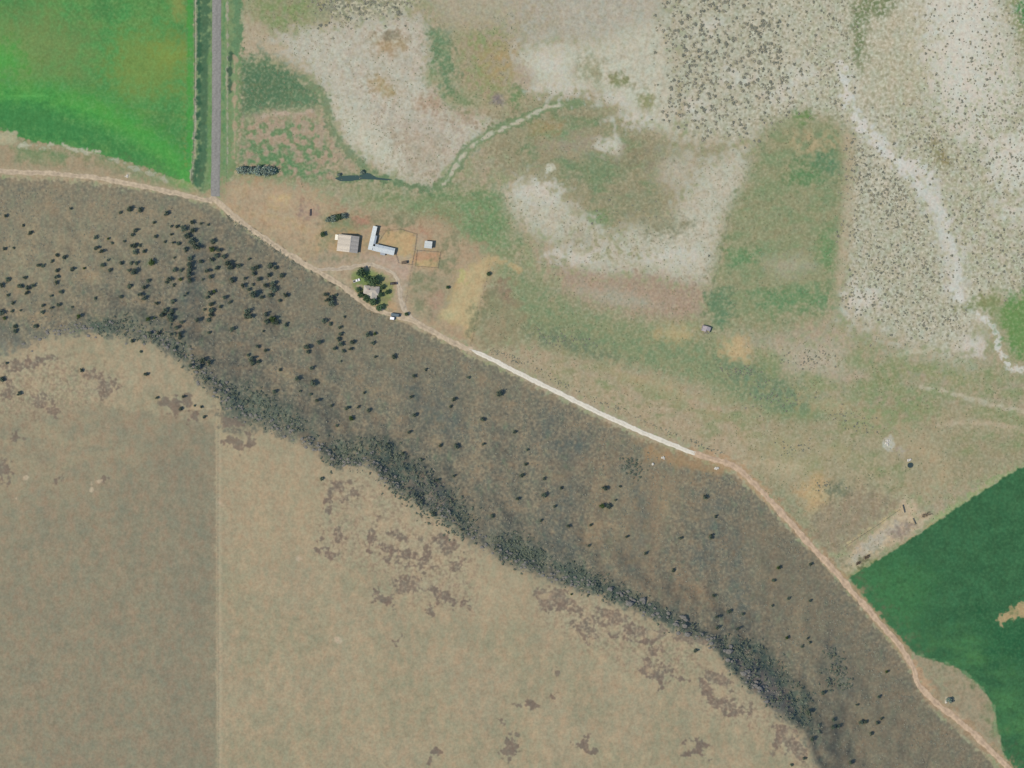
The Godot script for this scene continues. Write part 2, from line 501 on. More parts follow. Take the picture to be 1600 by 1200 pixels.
	area([[1550, 480], [1600, 455], [1720, 470], [1720, 560], [1600, 560], [1575, 545], [1565, 510]], tone(112, 146, 88), {"f": 14, "rag": 12})
	area([[1490, 480], [1560, 450], [1560, 490], [1530, 480]], tone(140, 148, 104), {"f": 10, "rag": 8})
	# green rectangle
	area([[1200, 195], [1235, 180], [1300, 182], [1322, 215], [1332, 275], [1316, 305], [1312, 380], [1302, 465], [1200, 520], [1105, 500], [1112, 440], [1130, 370], [1145, 320], [1178, 270]], tone(150, 151, 116), {"f": 16, "rag": 12})
	area([[1205, 195], [1300, 190], [1328, 270], [1310, 440], [1200, 500], [1108, 490], [1140, 350]], tone(130, 147, 108), {"f": 12, "rag": 10, "n": 1, "lo": 0.42, "hi": 0.64, "a": 0.8})
	area([[1215, 200], [1310, 200], [1320, 240], [1240, 250]], tone(176, 160, 124), {"f": 10, "rag": 8, "n": 2, "lo": 0.45, "hi": 0.65, "a": 0.8})
	patch(1290, 255, 30, 20, tone(102, 136, 100), {"f": 14, "rag": 10, "a": 0.9})
	patch(1255, 275, 24, 16, tone(104, 140, 94), {"f": 14, "rag": 10, "a": 0.9})
	patch(1250, 182, 14, 8, tone(112, 142, 88), {"f": 8, "rag": 6})
	patch(1240, 468, 62, 18, tone(112, 145, 102), {"f": 16, "rag": 12, "a": 0.95})
	patch(1290, 390, 14, 32, tone(112, 146, 98), {"f": 12, "rag": 8, "a": 0.9})
	patch(1160, 400, 24, 12, tone(112, 146, 102), {"f": 10, "rag": 8})
	patch(1125, 480, 20, 34, tone(112, 138, 104), {"f": 10, "rag": 8})
	patch(1230, 415, 36, 14, tone(180, 172, 148), {"f": 16, "rag": 8, "a": 0.7})
	stroke([[1322, 210], [1326, 300], [1318, 360], [1312, 440]], 10, tone(188, 172, 144), {"f": 8, "rag": 6, "a": 0.8})
	# meadow between the yard and the bowl
	area([[555, 288], [680, 302], [770, 296], [800, 345], [800, 400], [850, 470], [960, 505], [1090, 520], [1140, 560], [1250, 600], [1300, 640], [1280, 690], [1200, 650], [1080, 600], [960, 570], [840, 548], [790, 500], [765, 420], [700, 382], [660, 350], [600, 330]], tone(142, 151, 112), {"f": 24, "rag": 22, "a": 0.85})
	area([[590, 300], [780, 300], [800, 380], [740, 380], [660, 340]], tone(122, 145, 104), {"f": 16, "rag": 14, "n": 1, "lo": 0.36, "hi": 0.6})
	area([[700, 300], [780, 300], [800, 390], [740, 385]], tone(118, 146, 102), {"f": 14, "rag": 12, "n": 2, "lo": 0.36, "hi": 0.6})
	area([[790, 400], [900, 470], [1000, 510], [1090, 520], [1200, 560], [1290, 640], [1270, 680], [1100, 600], [900, 560], [800, 490]], tone(126, 142, 106), {"f": 16, "rag": 14, "n": 2, "lo": 0.42, "hi": 0.62})
	area([[1110, 555], [1180, 565], [1260, 610], [1290, 660], [1220, 650], [1140, 600]], tone(118, 136, 106), {"f": 14, "rag": 12, "n": 2, "lo": 0.36, "hi": 0.56})
	area([[800, 500], [880, 510], [950, 540], [1000, 575], [900, 560], [830, 540]], tone(118, 128, 102), {"f": 14, "rag": 10, "n": 2, "lo": 0.36, "hi": 0.6})
	patch(680, 345, 30, 22, tone(174, 140, 112), {"f": 12, "rag": 10, "a": 0.7, "n": 2, "lo": 0.35, "hi": 0.55})
	patch(1055, 520, 32, 12, straw, {"f": 12, "rag": 8, "a": 0.8})
	patch(1150, 545, 26, 18, tone(196, 174, 132), {"f": 10, "rag": 8})
	# dry ground along the white road and to the east
	area([[745, 540], [840, 545], [930, 568], [1000, 580], [1100, 615], [1200, 665], [1250, 720], [1150, 735], [1090, 705], [950, 640], [820, 580]], tone(176, 160, 132), {"f": 18, "rag": 14})
	area([[900, 560], [1000, 580], [1100, 620], [1180, 665], [1120, 690], [1000, 640]], tone(150, 152, 116), {"f": 14, "rag": 12, "n": 1, "lo": 0.42, "hi": 0.6, "a": 0.8})
	area([[1180, 660], [1320, 650], [1440, 620], [1620, 650], [1620, 700], [1480, 770], [1420, 780], [1300, 870], [1220, 790], [1160, 730]], tone(166, 156, 126), {"f": 18, "rag": 14, "a": 0.9})
	area([[1200, 540], [1320, 530], [1340, 580], [1300, 590], [1230, 575]], tone(186, 174, 152), {"f": 20, "rag": 14, "a": 0.85})
	area([[1380, 560], [1480, 575], [1560, 590], [1500, 600], [1400, 590]], tone(146, 152, 106), {"f": 12, "rag": 10, "a": 0.8, "n": 2, "lo": 0.35, "hi": 0.6})
	area([[1330, 600], [1460, 600], [1480, 650], [1380, 690], [1320, 660]], tone(134, 146, 104), {"f": 16, "rag": 12, "n": 2, "lo": 0.42, "hi": 0.62, "a": 0.85})
	area([[1480, 670], [1620, 680], [1600, 720], [1500, 760], [1460, 750]], tone(150, 144, 114), {"f": 14, "rag": 12, "n": 2, "lo": 0.45, "hi": 0.6, "a": 0.8})
	patch(1275, 770, 26, 34, tone(192, 168, 126), {"f": 12, "rag": 10})
	patch(1230, 730, 34, 12, tone(186, 172, 140), {"f": 12, "rag": 8})
	area([[1270, 800], [1340, 760], [1400, 780], [1360, 825], [1300, 868], [1260, 830]], tone(154, 142, 118), {"f": 14, "rag": 10})
	patch(1305, 765, 20, 12, tone(128, 132, 108), {"f": 10, "rag": 8})
	area([[1160, 740], [1220, 750], [1260, 800], [1290, 865], [1240, 820], [1200, 780]], tone(146, 146, 116), {"f": 12, "rag": 10, "n": 2, "lo": 0.35, "hi": 0.6})
	stroke([[1160, 724], [1200, 720], [1250, 728]], 6, tone(192, 174, 142), {"f": 5, "rag": 4, "a": 0.8})
	for s in [[[1190, 560], [1260, 590], [1330, 610], [1400, 600]], [[1230, 640], [1300, 660], [1380, 650], [1440, 630]], [[1320, 560], [1400, 572], [1500, 580], [1600, 610]], [[1120, 640], [1200, 690], [1270, 720]], [[1500, 700], [1550, 690], [1620, 690]], [[1300, 690], [1350, 720], [1400, 740]], [[880, 575], [960, 600], [1040, 625]], [[1480, 610], [1540, 640], [1600, 660]]]:
		stroke(s, 22, tone(132, 148, 102), {"f": 22, "rag": 16, "a": 0.75, "n": 1, "lo": 0.3, "hi": 0.6})
	for s in [[[1260, 620], [1330, 640], [1400, 670]], [[1150, 690], [1230, 700], [1320, 710]], [[1420, 690], [1480, 720], [1460, 760]], [[960, 580], [1060, 610], [1120, 640]]]:
		stroke(s, 16, tone(186, 168, 134), {"f": 16, "rag": 14, "a": 0.7, "n": 1, "lo": 0.3, "hi": 0.6})
	# stack yard by the green field
	area([[1312, 892], [1330, 860], [1400, 800], [1412, 775], [1428, 782], [1434, 800], [1460, 800], [1440, 825], [1380, 860], [1325, 900]], tone(192, 175, 146), {"f": 6, "rag": 4})
	area([[1325, 880], [1345, 850], [1400, 815], [1415, 820], [1370, 855], [1335, 885]], tone(186, 176, 156), {"f": 6, "rag": 5})
	area([[1385, 835], [1415, 815], [1428, 822], [1408, 838]], tone(156, 140, 126), {"f": 8, "rag": 5})
	stroke([[1322, 850], [1350, 832], [1380, 812], [1404, 796]], 3, tone(196, 182, 142), {"f": 3, "rag": 3})
	stroke([[1410, 765], [1418, 780], [1426, 800], [1430, 812]], 5, tone(178, 172, 138), {"f": 4, "rag": 3})
	stroke([[1325, 902], [1370, 880], [1440, 835], [1466, 812], [1500, 790], [1540, 760]], 8, tone(188, 172, 128), {"f": 5, "rag": 5})
	stroke([[1460, 812], [1500, 790], [1550, 756], [1600, 735]], 12, tone(156, 168, 122), {"f": 7, "rag": 6})
	stroke([[1340, 884], [1345, 876], [1356, 868]], 7, tone(128, 108, 84), {"f": 5, "rag": 4, "a": 0.8})
	# two faint wheel tracks at the right edge
	stroke([[1440, 603], [1480, 612], [1530, 626], [1580, 638], [1640, 655]], 6, tone(190, 182, 156), {"f": 4, "rag": 3, "a": 0.9})
	stroke([[1466, 664], [1500, 659], [1540, 660], [1590, 668], [1640, 680]], 6, tone(188, 174, 146), {"f": 4, "rag": 3, "a": 0.9})
	# pockets of reddish weeds and gravel
	patch(1388, 694, 10, 10, tone(192, 190, 172), {"f": 6, "rag": 5})
	patch(1408, 704, 10, 6, tone(178, 166, 148), {"f": 6, "rag": 4, "turn": 40})
	# tufts and bare spots over the whole valley floor
	area(big, tone(136, 141, 106), {"whole": true, "rag": 0, "n": 6, "lo": 0.56, "hi": 0.8, "a": 0.34})
	area(big, tone(188, 179, 152), {"whole": true, "rag": 0, "n": 3, "lo": 0.6, "hi": 0.82, "a": 0.22})
	# brook that leaves the meadow, feeds the pond and runs on east
	stroke([[478, 122], [505, 150], [513, 180], [520, 205], [540, 235], [565, 258], [590, 276]], 12, tone(122, 140, 104), {"f": 6, "rag": 5, "a": 0.85})
	stroke([[540, 280], [575, 274], [612, 281], [640, 291], [668, 297], [690, 289], [706, 270]], 9, tone(112, 136, 100), {"f": 5, "rag": 4, "a": 0.9})
	stroke([[905, 160], [860, 165], [815, 186], [768, 206], [735, 228], [717, 250], [702, 276], [682, 294]], 15, tone(122, 142, 104), {"f": 5, "rag": 4, "a": 0.85})
	stroke([[885, 162], [850, 168], [812, 189], [764, 209], [733, 230], [716, 251], [702, 276], [688, 290]], 5.5, tone(192, 187, 163), {"f": 3, "rag": 2})
	# salt crust: the winding wash and its side branches
	var salt := tone(212, 210, 198)
	for s in [[[1316, 100], [1322, 130], [1320, 150], [1332, 178], [1345, 200]], [[1345, 196], [1368, 216], [1388, 240], [1410, 262], [1432, 276], [1444, 300]], [[1400, 250], [1428, 256], [1446, 268], [1452, 290]], [[1440, 290], [1462, 318], [1476, 345], [1480, 372], [1490, 400], [1494, 432], [1490, 450], [1500, 468]]]:
		stroke(s, 11, salt, {"f": 6, "rag": 9, "a": 0.85})
	stroke([[1434, 268], [1452, 300], [1470, 345], [1486, 395], [1492, 440]], 20, tone(204, 202, 188), {"f": 10, "rag": 14, "a": 0.7})
	for s in [[[1335, 150], [1336, 120], [1330, 90]], [[1490, 150], [1500, 120], [1520, 90]], [[1485, 152], [1470, 130], [1448, 122]], [[1300, 95], [1318, 120], [1340, 190]], [[1540, 160], [1560, 130], [1570, 95]], [[1545, 320], [1530, 360], [1500, 400]], [[1345, 470], [1330, 450], [1340, 430]]]:
		stroke(s, 6, tone(210, 206, 190), {"f": 5, "rag": 8, "a": 0.75, "n": 2, "lo": 0.3, "hi": 0.5})
	for p in [[1512, 60, 24, 40], [1495, 130, 22, 26], [1530, 30, 20, 30], [1560, 250, 22, 26], [1470, 15, 18, 12], [1540, 130, 20, 18], [1250, 120, 20, 16], [1215, 150, 16, 10], [1150, 120, 18, 8], [1085, 165, 16, 8], [1110, 40, 14, 8], [1345, 465, 24, 14], [1580, 330, 22, 14], [1520, 215, 16, 10], [860, 100, 28, 14], [880, 140, 40, 9], [955, 155, 26, 8], [990, 185, 30, 8], [840, 300, 34, 14], [900, 400, 40, 10], [1050, 400, 40, 10]]:
		patch(p[0], p[1], p[2], p[3], tone(209, 205, 189), {"f": 12, "rag": 16, "a": 0.7})
	# ------------------------------------------------ north-west field
	var f1 := field_west()
	area([[-120, 170], [60, 200], [160, 235], [250, 262], [304, 286], [330, 318], [250, 300], [160, 284], [60, 276], [-120, 268]], tone(164, 150, 122), {"f": 6, "rag": 5})
	area([[20, 228], [110, 240], [100, 256], [30, 250]], tone(122, 144, 102), {"f": 10, "rag": 6, "a": 0.8})
	area([[150, 250], [240, 272], [300, 296], [220, 286]], tone(128, 146, 106), {"f": 10, "rag": 6, "n": 2, "lo": 0.35, "hi": 0.6})
	area(f1, tone(88, 150, 84), {"f": 3, "rag": 3})
	area(f1, tone(112, 150, 84), {"f": 3, "rag": 3, "n": 1, "lo": 0.45, "hi": 0.7, "a": 0.75})
	area(f1, tone(78, 134, 78), {"f": 3, "rag": 3, "n": 0, "lo": 0.5, "hi": 0.75, "a": 0.7})
	area(f1, tone(74, 126, 72), {"f": 3, "rag": 3, "n": 6, "lo": 0.52, "hi": 0.72, "a": 0.4})
	area(f1, tone(126, 156, 98), {"f": 3, "rag": 3, "n": 3, "lo": 0.58, "hi": 0.78, "a": 0.35})
	area([[-40, 40], [70, 10], [140, 60], [120, 110], [40, 115], [-40, 110]], tone(124, 146, 88), {"f": 40, "rag": 20, "a": 0.75})
	area([[190, 60], [260, 50], [296, 70], [292, 110], [270, 140], [200, 145], [170, 120]], tone(124, 150, 80), {"f": 26, "rag": 18, "a": 0.85})
	patch(262, 85, 26, 14, tone(136, 154, 78), {"f": 14, "rag": 10, "a": 0.7})
	area([[262, -20], [286, -20], [290, 30], [270, 30]], tone(142, 152, 86), {"f": 10, "rag": 6, "a": 0.8})
	area([[-60, 60], [20, 70], [40, 100], [0, 118], [-60, 110]], tone(84, 166, 78), {"f": 20, "rag": 12, "a": 0.8})
	stroke([[-40, 152], [40, 150], [100, 162], [160, 176], [210, 205], [260, 240], [290, 275]], 34, tone(84, 166, 76), {"f": 24, "rag": 10, "a": 0.85})
	area([[-60, 150], [70, 156], [120, 185], [200, 225], [270, 268], [220, 258], [120, 230], [30, 212], [-60, 190]], tone(70, 134, 76), {"f": 22, "rag": 10, "a": 0.9})
	stroke([[-20, 153], [20, 151], [70, 148]], 4, tone(104, 178, 92), {"f": 3, "rag": 2, "a": 0.8})
	stroke([[296, -80], [297, 100], [296, 200], [298, 280]], 8, tone(80, 158, 76), {"f": 4, "rag": 3, "a": 0.8})
	stroke([[286, 40], [288, 100], [286, 200], [290, 260]], 5, tone(132, 146, 82), {"f": 4, "rag": 4, "a": 0.7, "n": 2, "lo": 0.4, "hi": 0.5})
	stroke([[-20, 206], [0, 207], [20, 212], [30, 226], [60, 228], [100, 228], [122, 234], [154, 240]], 5, tone(186, 186, 160), {"f": 4, "rag": 4})
	stroke([[172, 246], [190, 254], [215, 264], [240, 272], [262, 282]], 4, tone(178, 180, 156), {"f": 3, "rag": 4, "a": 0.9})
	area([[-40, 200], [22, 205], [28, 225], [-40, 222]], tone(176, 172, 140), {"f": 6, "rag": 5})
	patch(198, 274, 7, 4, tone(206, 192, 162), {"f": 3, "rag": 2})
	# verge and ditch beside the farm road
	area([[302, -80], [376, -80], [376, 60], [374, 180], [366, 270], [350, 315], [328, 318], [318, 300], [304, 288]], tone(124, 146, 104), {"f": 5, "rag": 4})
	stroke([[305, -80], [307, 60], [306, 150], [303, 230], [299, 284]], 4, tone(186, 180, 156), {"f": 3, "rag": 2, "a": 0.9})
	stroke([[319, -80], [319, 40], [318, 150], [317, 230], [309, 288]], 16, tone(84, 116, 86), {"f": 6, "rag": 4})
	stroke([[311, -80], [311, 40], [310, 150], [309, 250], [305, 288]], 5, tone(66, 104, 78), {"f": 4, "rag": 3})
	stroke([[328, 80], [327, 180], [326, 290]], 6, tone(112, 146, 96), {"f": 4, "rag": 3})
	stroke([[349, -80], [350, 100], [351, 290]], 4, tone(106, 146, 98), {"f": 3, "rag": 2})
	stroke([[354, -80], [354, 60], [355, 200], [353, 280]], 2.4, tone(184, 178, 154), {"f": 2, "rag": 2, "a": 0.8})
	stroke([[366, -80], [372, 20], [371, 80]], 14, tone(108, 140, 102), {"f": 6, "rag": 5})
	stroke([[359, 78], [360, 130], [359, 145]], 6, tone(70, 100, 78), {"f": 4, "rag": 3, "a": 0.9})
	stroke([[367, 90], [366, 140], [366, 220], [362, 250]], 5, tone(176, 162, 132), {"f": 4, "rag": 3})
	# ------------------------------------------------ farm yard
	area([[352, 280], [440, 284], [500, 300], [530, 322], [600, 330], [690, 345], [770, 402], [768, 440], [744, 545], [690, 525], [640, 500], [560, 462], [490, 418], [420, 378], [345, 328]], tone(174, 155, 126), {"f": 12, "rag": 9})
	area([[355, 284], [500, 305], [520, 380], [480, 410], [420, 370], [350, 325]], tone(188, 166, 128), {"f": 12, "rag": 10, "n": 1, "lo": 0.42, "hi": 0.62, "a": 0.8})
	area([[355, 284], [500, 305], [520, 390], [490, 410], [420, 370], [350, 325]], tone(156, 144, 116), {"f": 12, "rag": 10, "n": 2, "lo": 0.52, "hi": 0.68, "a": 0.8})
	patch(438, 310, 18, 8, tone(200, 178, 136), {"f": 8, "rag": 5})
	patch(484, 330, 16, 14, tone(160, 138, 124), {"f": 10, "rag": 6})
	area([[500, 330], [560, 330], [600, 350], [590, 372], [520, 372], [500, 390]], tone(120, 138, 104), {"f": 14, "rag": 12, "n": 2, "lo": 0.4, "hi": 0.6, "a": 0.9})
	area([[500, 360], [530, 350], [580, 358], [582, 385], [520, 400]], tone(182, 152, 112), {"f": 10, "rag": 8, "n": 2, "lo": 0.35, "hi": 0.6, "a": 0.85})
	patch(564, 346, 14, 6, tone(178, 126, 108), {"f": 8, "rag": 5, "a": 0.8, "turn": 15})
	stroke([[530, 330], [560, 344], [585, 352], [630, 356], [665, 364]], 8, tone(178, 142, 118), {"f": 8, "rag": 6, "a": 0.7})
	area([[480, 408], [520, 394], [570, 398], [640, 402], [642, 430], [610, 425], [580, 412], [530, 418]], tone(166, 152, 130), {"f": 10, "rag": 6})
	area([[505, 395], [590, 396], [640, 398], [650, 420], [632, 450], [618, 430], [590, 414], [530, 416]], tone(182, 163, 140), {"f": 9, "rag": 7, "a": 0.8})
	area([[575, 350], [600, 352], [595, 372], [585, 380], [565, 372], [566, 356]], tone(180, 158, 130), {"f": 7, "rag": 5, "a": 0.7})
	area([[601, 362], [625, 358], [650, 366], [645, 400], [642, 414], [620, 410], [618, 385], [592, 378]], tone(190, 165, 124), {"f": 6, "rag": 4})
	area([[622, 398], [642, 400], [640, 412], [622, 408]], tone(192, 172, 122), {"f": 5, "rag": 3})
	area([[652, 391], [688, 394], [684, 418], [649, 416], [646, 404]], tone(186, 152, 120), {"f": 5, "rag": 3})
	area([[649, 406], [684, 408], [683, 418], [649, 416]], tone(192, 170, 126), {"f": 6, "rag": 3})
	area([[652, 364], [664, 366], [662, 390], [650, 392]], tone(182, 162, 136), {"f": 5, "rag": 4})
	area([[640, 424], [720, 426], [715, 470], [700, 500], [660, 500], [632, 470]], tone(160, 150, 122), {"f": 12, "rag": 8})
	patch(672, 462, 22, 26, tone(168, 150, 124), {"f": 14, "rag": 8, "a": 0.8})
	patch(682, 472, 10, 20, tone(178, 148, 126), {"f": 10, "rag": 6, "a": 0.7, "turn": 15})
	area([[716, 424], [762, 402], [770, 412], [756, 440], [748, 478], [736, 532], [716, 508], [690, 498], [700, 470], [712, 446]], tone(186, 168, 126), {"f": 9, "rag": 7})
	area([[720, 424], [758, 404], [764, 412], [757, 440], [748, 476], [738, 524], [716, 504], [696, 494], [704, 468], [714, 446]], tone(190, 172, 132), {"f": 5, "rag": 4, "a": 0.8})
	area([[350, 284], [400, 282], [440, 288], [500, 306], [516, 330], [510, 372], [470, 396], [420, 366], [352, 322]], tone(186, 165, 136), {"f": 9, "rag": 9, "a": 0.6, "n": 2, "lo": 0.3, "hi": 0.55})
	area([[560, 398], [640, 400], [640, 426], [630, 470], [640, 490], [622, 486], [616, 440], [600, 420], [575, 410]], tone(186, 165, 146), {"f": 7, "rag": 5, "a": 0.7})
	patch(702, 490, 14, 10, tone(194, 182, 140), {"f": 8, "rag": 6})
	patch(722, 432, 8, 10, tone(188, 182, 130), {"f": 6, "rag": 5})
	stroke([[765, 404], [790, 408], [810, 420]], 7, tone(190, 172, 130), {"f": 6, "rag": 4, "a": 0.8})
	area([[768, 440], [800, 450], [820, 500], [800, 540], [742, 540], [755, 480]], tone(150, 142, 112), {"f": 14, "rag": 10, "a": 0.8})
	patch(784, 456, 14, 16, tone(152, 130, 110), {"f": 12, "rag": 8, "a": 0.8})
	stroke([[758, 440], [745, 480], [738, 520], [734, 545]], 3, tone(134, 124, 98), {"f": 3, "rag": 2, "a": 0.7})
	for p in [[508, 368, 7, 12], [522, 345, 14, 8], [548, 352, 8, 6], [600, 345, 22, 8], [622, 352, 14, 8], [636, 340, 16, 10], [560, 408, 18, 5], [520, 404, 14, 6], [690, 412, 14, 10], [700, 400, 12, 10], [705, 375, 14, 10], [650, 435, 10, 16], [668, 448, 16, 10], [745, 500, 12, 24], [770, 470, 12, 24], [655, 480, 14, 10]]:
		patch(p[0], p[1], p[2], p[3], tone(136, 140, 108), {"f": 9, "rag": 8, "a": 0.75})
	# lawn round the house
	area([[545, 424], [560, 418], [585, 420], [605, 428], [618, 442], [612, 470], [602, 490], [588, 488], [566, 470], [552, 455]], tone(138, 146, 98), {"f": 5, "rag": 4})
	area([[548, 422], [580, 420], [590, 440], [560, 445]], tone(120, 146, 88), {"f": 8, "rag": 5, "a": 0.8})
	patch(604, 446, 12, 14, tone(152, 152, 104), {"f": 8, "rag": 5})
	patch(612, 478, 12, 9, tone(186, 160, 124), {"f": 6, "rag": 4})
	stroke([[558, 446], [568, 450]], 5, tone(176, 162, 136), {"f": 3, "rag": 2})
	stroke([[556, 470], [570, 480], [586, 486], [600, 490]], 4, tone(160, 160, 118), {"f": 4, "rag": 3})
	# ------------------------------------------------ valley: field in the south-east
	var f2 := field_east()
	area([[1418, 1010], [1500, 1030], [1555, 1085], [1570, 1200], [1500, 1150], [1440, 1090]], tone(160, 148, 122), {"f": 6, "rag": 5})
	area([[1430, 1030], [1480, 1050], [1500, 1100], [1450, 1080]], tone(150, 148, 120), {"f": 12, "rag": 8, "n": 2, "lo": 0.4, "hi": 0.6})
	area(f2, tone(60, 104, 70), {"f": 3, "rag": 1.5})
	area(f2, tone(68, 116, 78), {"f": 3, "rag": 1.5, "n": 1, "lo": 0.42, "hi": 0.66, "a": 0.8})
	area([[1320, 898], [1400, 870], [1460, 900], [1420, 1000], [1360, 950]], tone(74, 126, 78), {"f": 30, "rag": 12, "a": 0.7})
	area([[1530, 960], [1640, 980], [1640, 1050], [1540, 1030]], tone(48, 100, 66), {"f": 30, "rag": 14, "a": 0.8})
	area([[1440, 1000], [1520, 990], [1580, 1060], [1640, 1180], [1570, 1180], [1540, 1070]], tone(82, 132, 80), {"f": 30, "rag": 14, "n": 1, "lo": 0.3, "hi": 0.6, "a": 0.8})
	area(f2, tone(54, 95, 66), {"f": 3, "rag": 1.5, "n": 6, "lo": 0.52, "hi": 0.72, "a": 0.4})
	area(f2, tone(78, 122, 82), {"f": 3, "rag": 1.5, "n": 3, "lo": 0.6, "hi": 0.78, "a": 0.35})
	for i in 15:
		stroke([[1340 + i * 22, 915 + i * 20], [1480 + i * 22, 830 + i * 20], [1640 + i * 22, 740 + i * 20]], 3, tone(52, 96, 64) if i % 3 else tone(74, 118, 80), {"f": 3, "rag": 3, "a": 0.35, "n": 1, "lo": 0.35, "hi": 0.6})
	area([[1556, 968], [1570, 955], [1600, 938], [1640, 930], [1640, 958], [1590, 962], [1566, 975]], tone(178, 158, 118), {"f": 5, "rag": 6})
	patch(1582, 954, 10, 5, tone(128, 134, 94), {"f": 5, "rag": 4, "a": 0.8})
	stroke([[1432, 1022], [1470, 1032], [1500, 1045], [1535, 1075], [1552, 1105], [1556, 1150], [1570, 1180]], 3, tone(140, 166, 122), {"f": 3, "rag": 2, "a": 0.55})
	stroke([[1310, 890], [1340, 930], [1380, 975], [1420, 1018]], 5, tone(120, 140, 96), {"f": 4, "rag": 4, "a": 0.6})
	patch(1478, 1094, 6, 6, tone(198, 188, 166), {"f": 4, "rag": 3})
	stroke([[1488, 1112], [1505, 1122]], 6, tone(200, 186, 160), {"f": 4, "rag": 3})
	# dust and trodden earth beside the roads
	stroke([[-140, 262], [-40, 265], [30, 269], [90, 272], [150, 278], [200, 287], [250, 297], [300, 308], [332, 315]], 14, tone(182, 164, 134), {"f": 7, "rag": 5, "a": 0.7})
	stroke([[330, 306], [352, 327], [385, 352], [420, 376], [455, 400], [490, 420], [520, 437], [545, 455], [575, 478], [602, 489], [640, 500], [672, 516], [705, 534], [738, 548]], 16, tone(184, 164, 132), {"f": 7, "rag": 6, "a": 0.75})
	stroke([[732, 545], [770, 562], [810, 583], [860, 607], [910, 632], [960, 656], [1010, 678], [1086, 709]], 13, tone(178, 166, 140), {"f": 6, "rag": 5, "a": 0.8})
	stroke([[1084, 708], [1110, 716], [1140, 725], [1160, 738], [1190, 768], [1230, 812], [1270, 856], [1310, 899], [1350, 945], [1385, 985], [1412, 1018], [1425, 1040], [1434, 1066], [1450, 1086], [1480, 1112], [1520, 1145], [1640, 1262]], 17, tone(184, 156, 122), {"f": 7, "rag": 6, "a": 0.75})
	stroke([[488, 421], [515, 421], [545, 418], [575, 413], [600, 419], [616, 430], [624, 448], [627, 470], [636, 490], [655, 507]], 15, tone(184, 166, 140), {"f": 8, "rag": 6, "a": 0.8})
	area([[492, 422], [545, 416], [548, 452], [530, 444]], tone(178, 164, 136), {"f": 7, "rag": 5, "a": 0.8})
	stroke([[1425, 1036], [1440, 1060], [1452, 1078]], 14, tone(196, 164, 130), {"f": 7, "rag": 5, "a": 0.8})
	# ------------------------------------------------ hillside
	var hill := []
	for p in [[-300, 292], [-80, 270], [0, 278], [90, 284], [180, 290], [260, 304], [325, 320], [345, 333], [400, 370], [450, 403], [500, 434], [560, 468], [620, 500], [700, 541], [800, 587], [900, 637], [1000, 686], [1085, 716], [1145, 740], [1195, 788], [1250, 846], [1310, 908], [1370, 982], [1418, 1043], [1440, 1093], [1500, 1148], [1570, 1213], [1680, 1308], [1850, 1500]]:
		hill.append(p)
	hill.append_array([[1850, 1800], [-300, 1800]])
	var k := 1.34            # the slope leans away from the sun; its own colour is lighter than it looks
	area(hill, tone(124, 116, 98, k), {"f": 4, "rag": 4})
	area(hill, tone(112, 109, 93, k), {"f": 4, "rag": 4, "n": 1, "lo": 0.42, "hi": 0.66, "a": 0.8})
	area(hill, tone(136, 126, 104, k), {"f": 4, "rag": 4, "n": 5, "lo": 0.52, "hi": 0.76, "a": 0.7})
	area(hill, tone(97, 100, 88, k), {"f": 4, "rag": 4, "n": 2, "lo": 0.55, "hi": 0.75, "a": 0.55})
	area(hill, tone(90, 93, 84, k), {"f": 4, "rag": 4, "n": 6, "lo": 0.52, "hi": 0.68, "a": 0.55})
	area(hill, tone(148, 137, 110, k), {"f": 4, "rag": 4, "n": 3, "lo": 0.58, "hi": 0.74, "a": 0.5})
	area(hill, tone(82, 88, 82, k), {"f": 4, "rag": 4, "n": 3, "lo": 0.30, "hi": 0.16, "a": 0.5})
	area(hill, tone(112, 120, 94, k), {"f": 4, "rag": 4, "n": 5, "lo": 0.30, "hi": 0.14, "a": 0.6})
	area(hill, tone(140, 124, 98, k), {"f": 4, "rag": 4, "n": 1, "lo": 0.36, "hi": 0.20, "a": 0.6})
	area([[-80, 290], [200, 300], [330, 330], [250, 400], [60, 470], [-80, 470]], tone(138, 130, 106, k), {"f": 50, "rag": 30, "a": 0.55})
	area([[380, 390], [520, 450], [700, 550], [820, 620], [700, 640], [500, 560]], tone(124, 118, 98, k), {"f": 50, "rag": 30, "a": 0.5})
	area([[1120, 800], [1220, 820], [1420, 1060], [1560, 1220], [1300, 1220], [1260, 1050], [1180, 960]], tone(122, 114, 94, k), {"f": 50, "rag": 30, "a": 0.7})
	area([[980, 690], [1080, 730], [1060, 800], [980, 900], [940, 880], [960, 760]], tone(134, 122, 98, k), {"f": 40, "rag": 20, "a": 0.6})
	# darker shrub strips that run down the hill
	for s in [[[905, 690], [890, 740], [880, 780], [860, 830]], [[985, 730], [1000, 780], [1010, 830], [990, 880]], [[1120, 790], [1110, 850], [1090, 880]], [[1150, 840], [1150, 900], [1160, 960]], [[1300, 1010], [1310, 1050], [1320, 1080]], [[640, 600], [660, 640], [700, 670]], [[860, 650], [850, 690], [900, 700]], [[700, 600], [690, 640], [720, 660]], [[300, 370], [310, 430], [290, 470]]]:
		stroke(s, 30, tone(88, 96, 90, k), {"f": 22, "rag": 14, "a": 0.7, "n": 2, "lo": 0.3, "hi": 0.55})
	for s in [[[940, 700], [930, 760], [930, 830]], [[1030, 760], [1020, 830], [1010, 900]], [[1060, 880], [1080, 950]], [[870, 740], [900, 730]], [[1000, 930], [1100, 920]]]:
		stroke(s, 26, tone(140, 120, 94, k), {"f": 22, "rag": 14, "a": 0.6, "n": 2, "lo": 0.3, "hi": 0.6})
	# verge under the road
	stroke([[350, 330], [400, 366], [450, 398], [500, 428], [560, 464]], 6, tone(96, 98, 84), {"f": 4, "rag": 4, "a": 0.8})
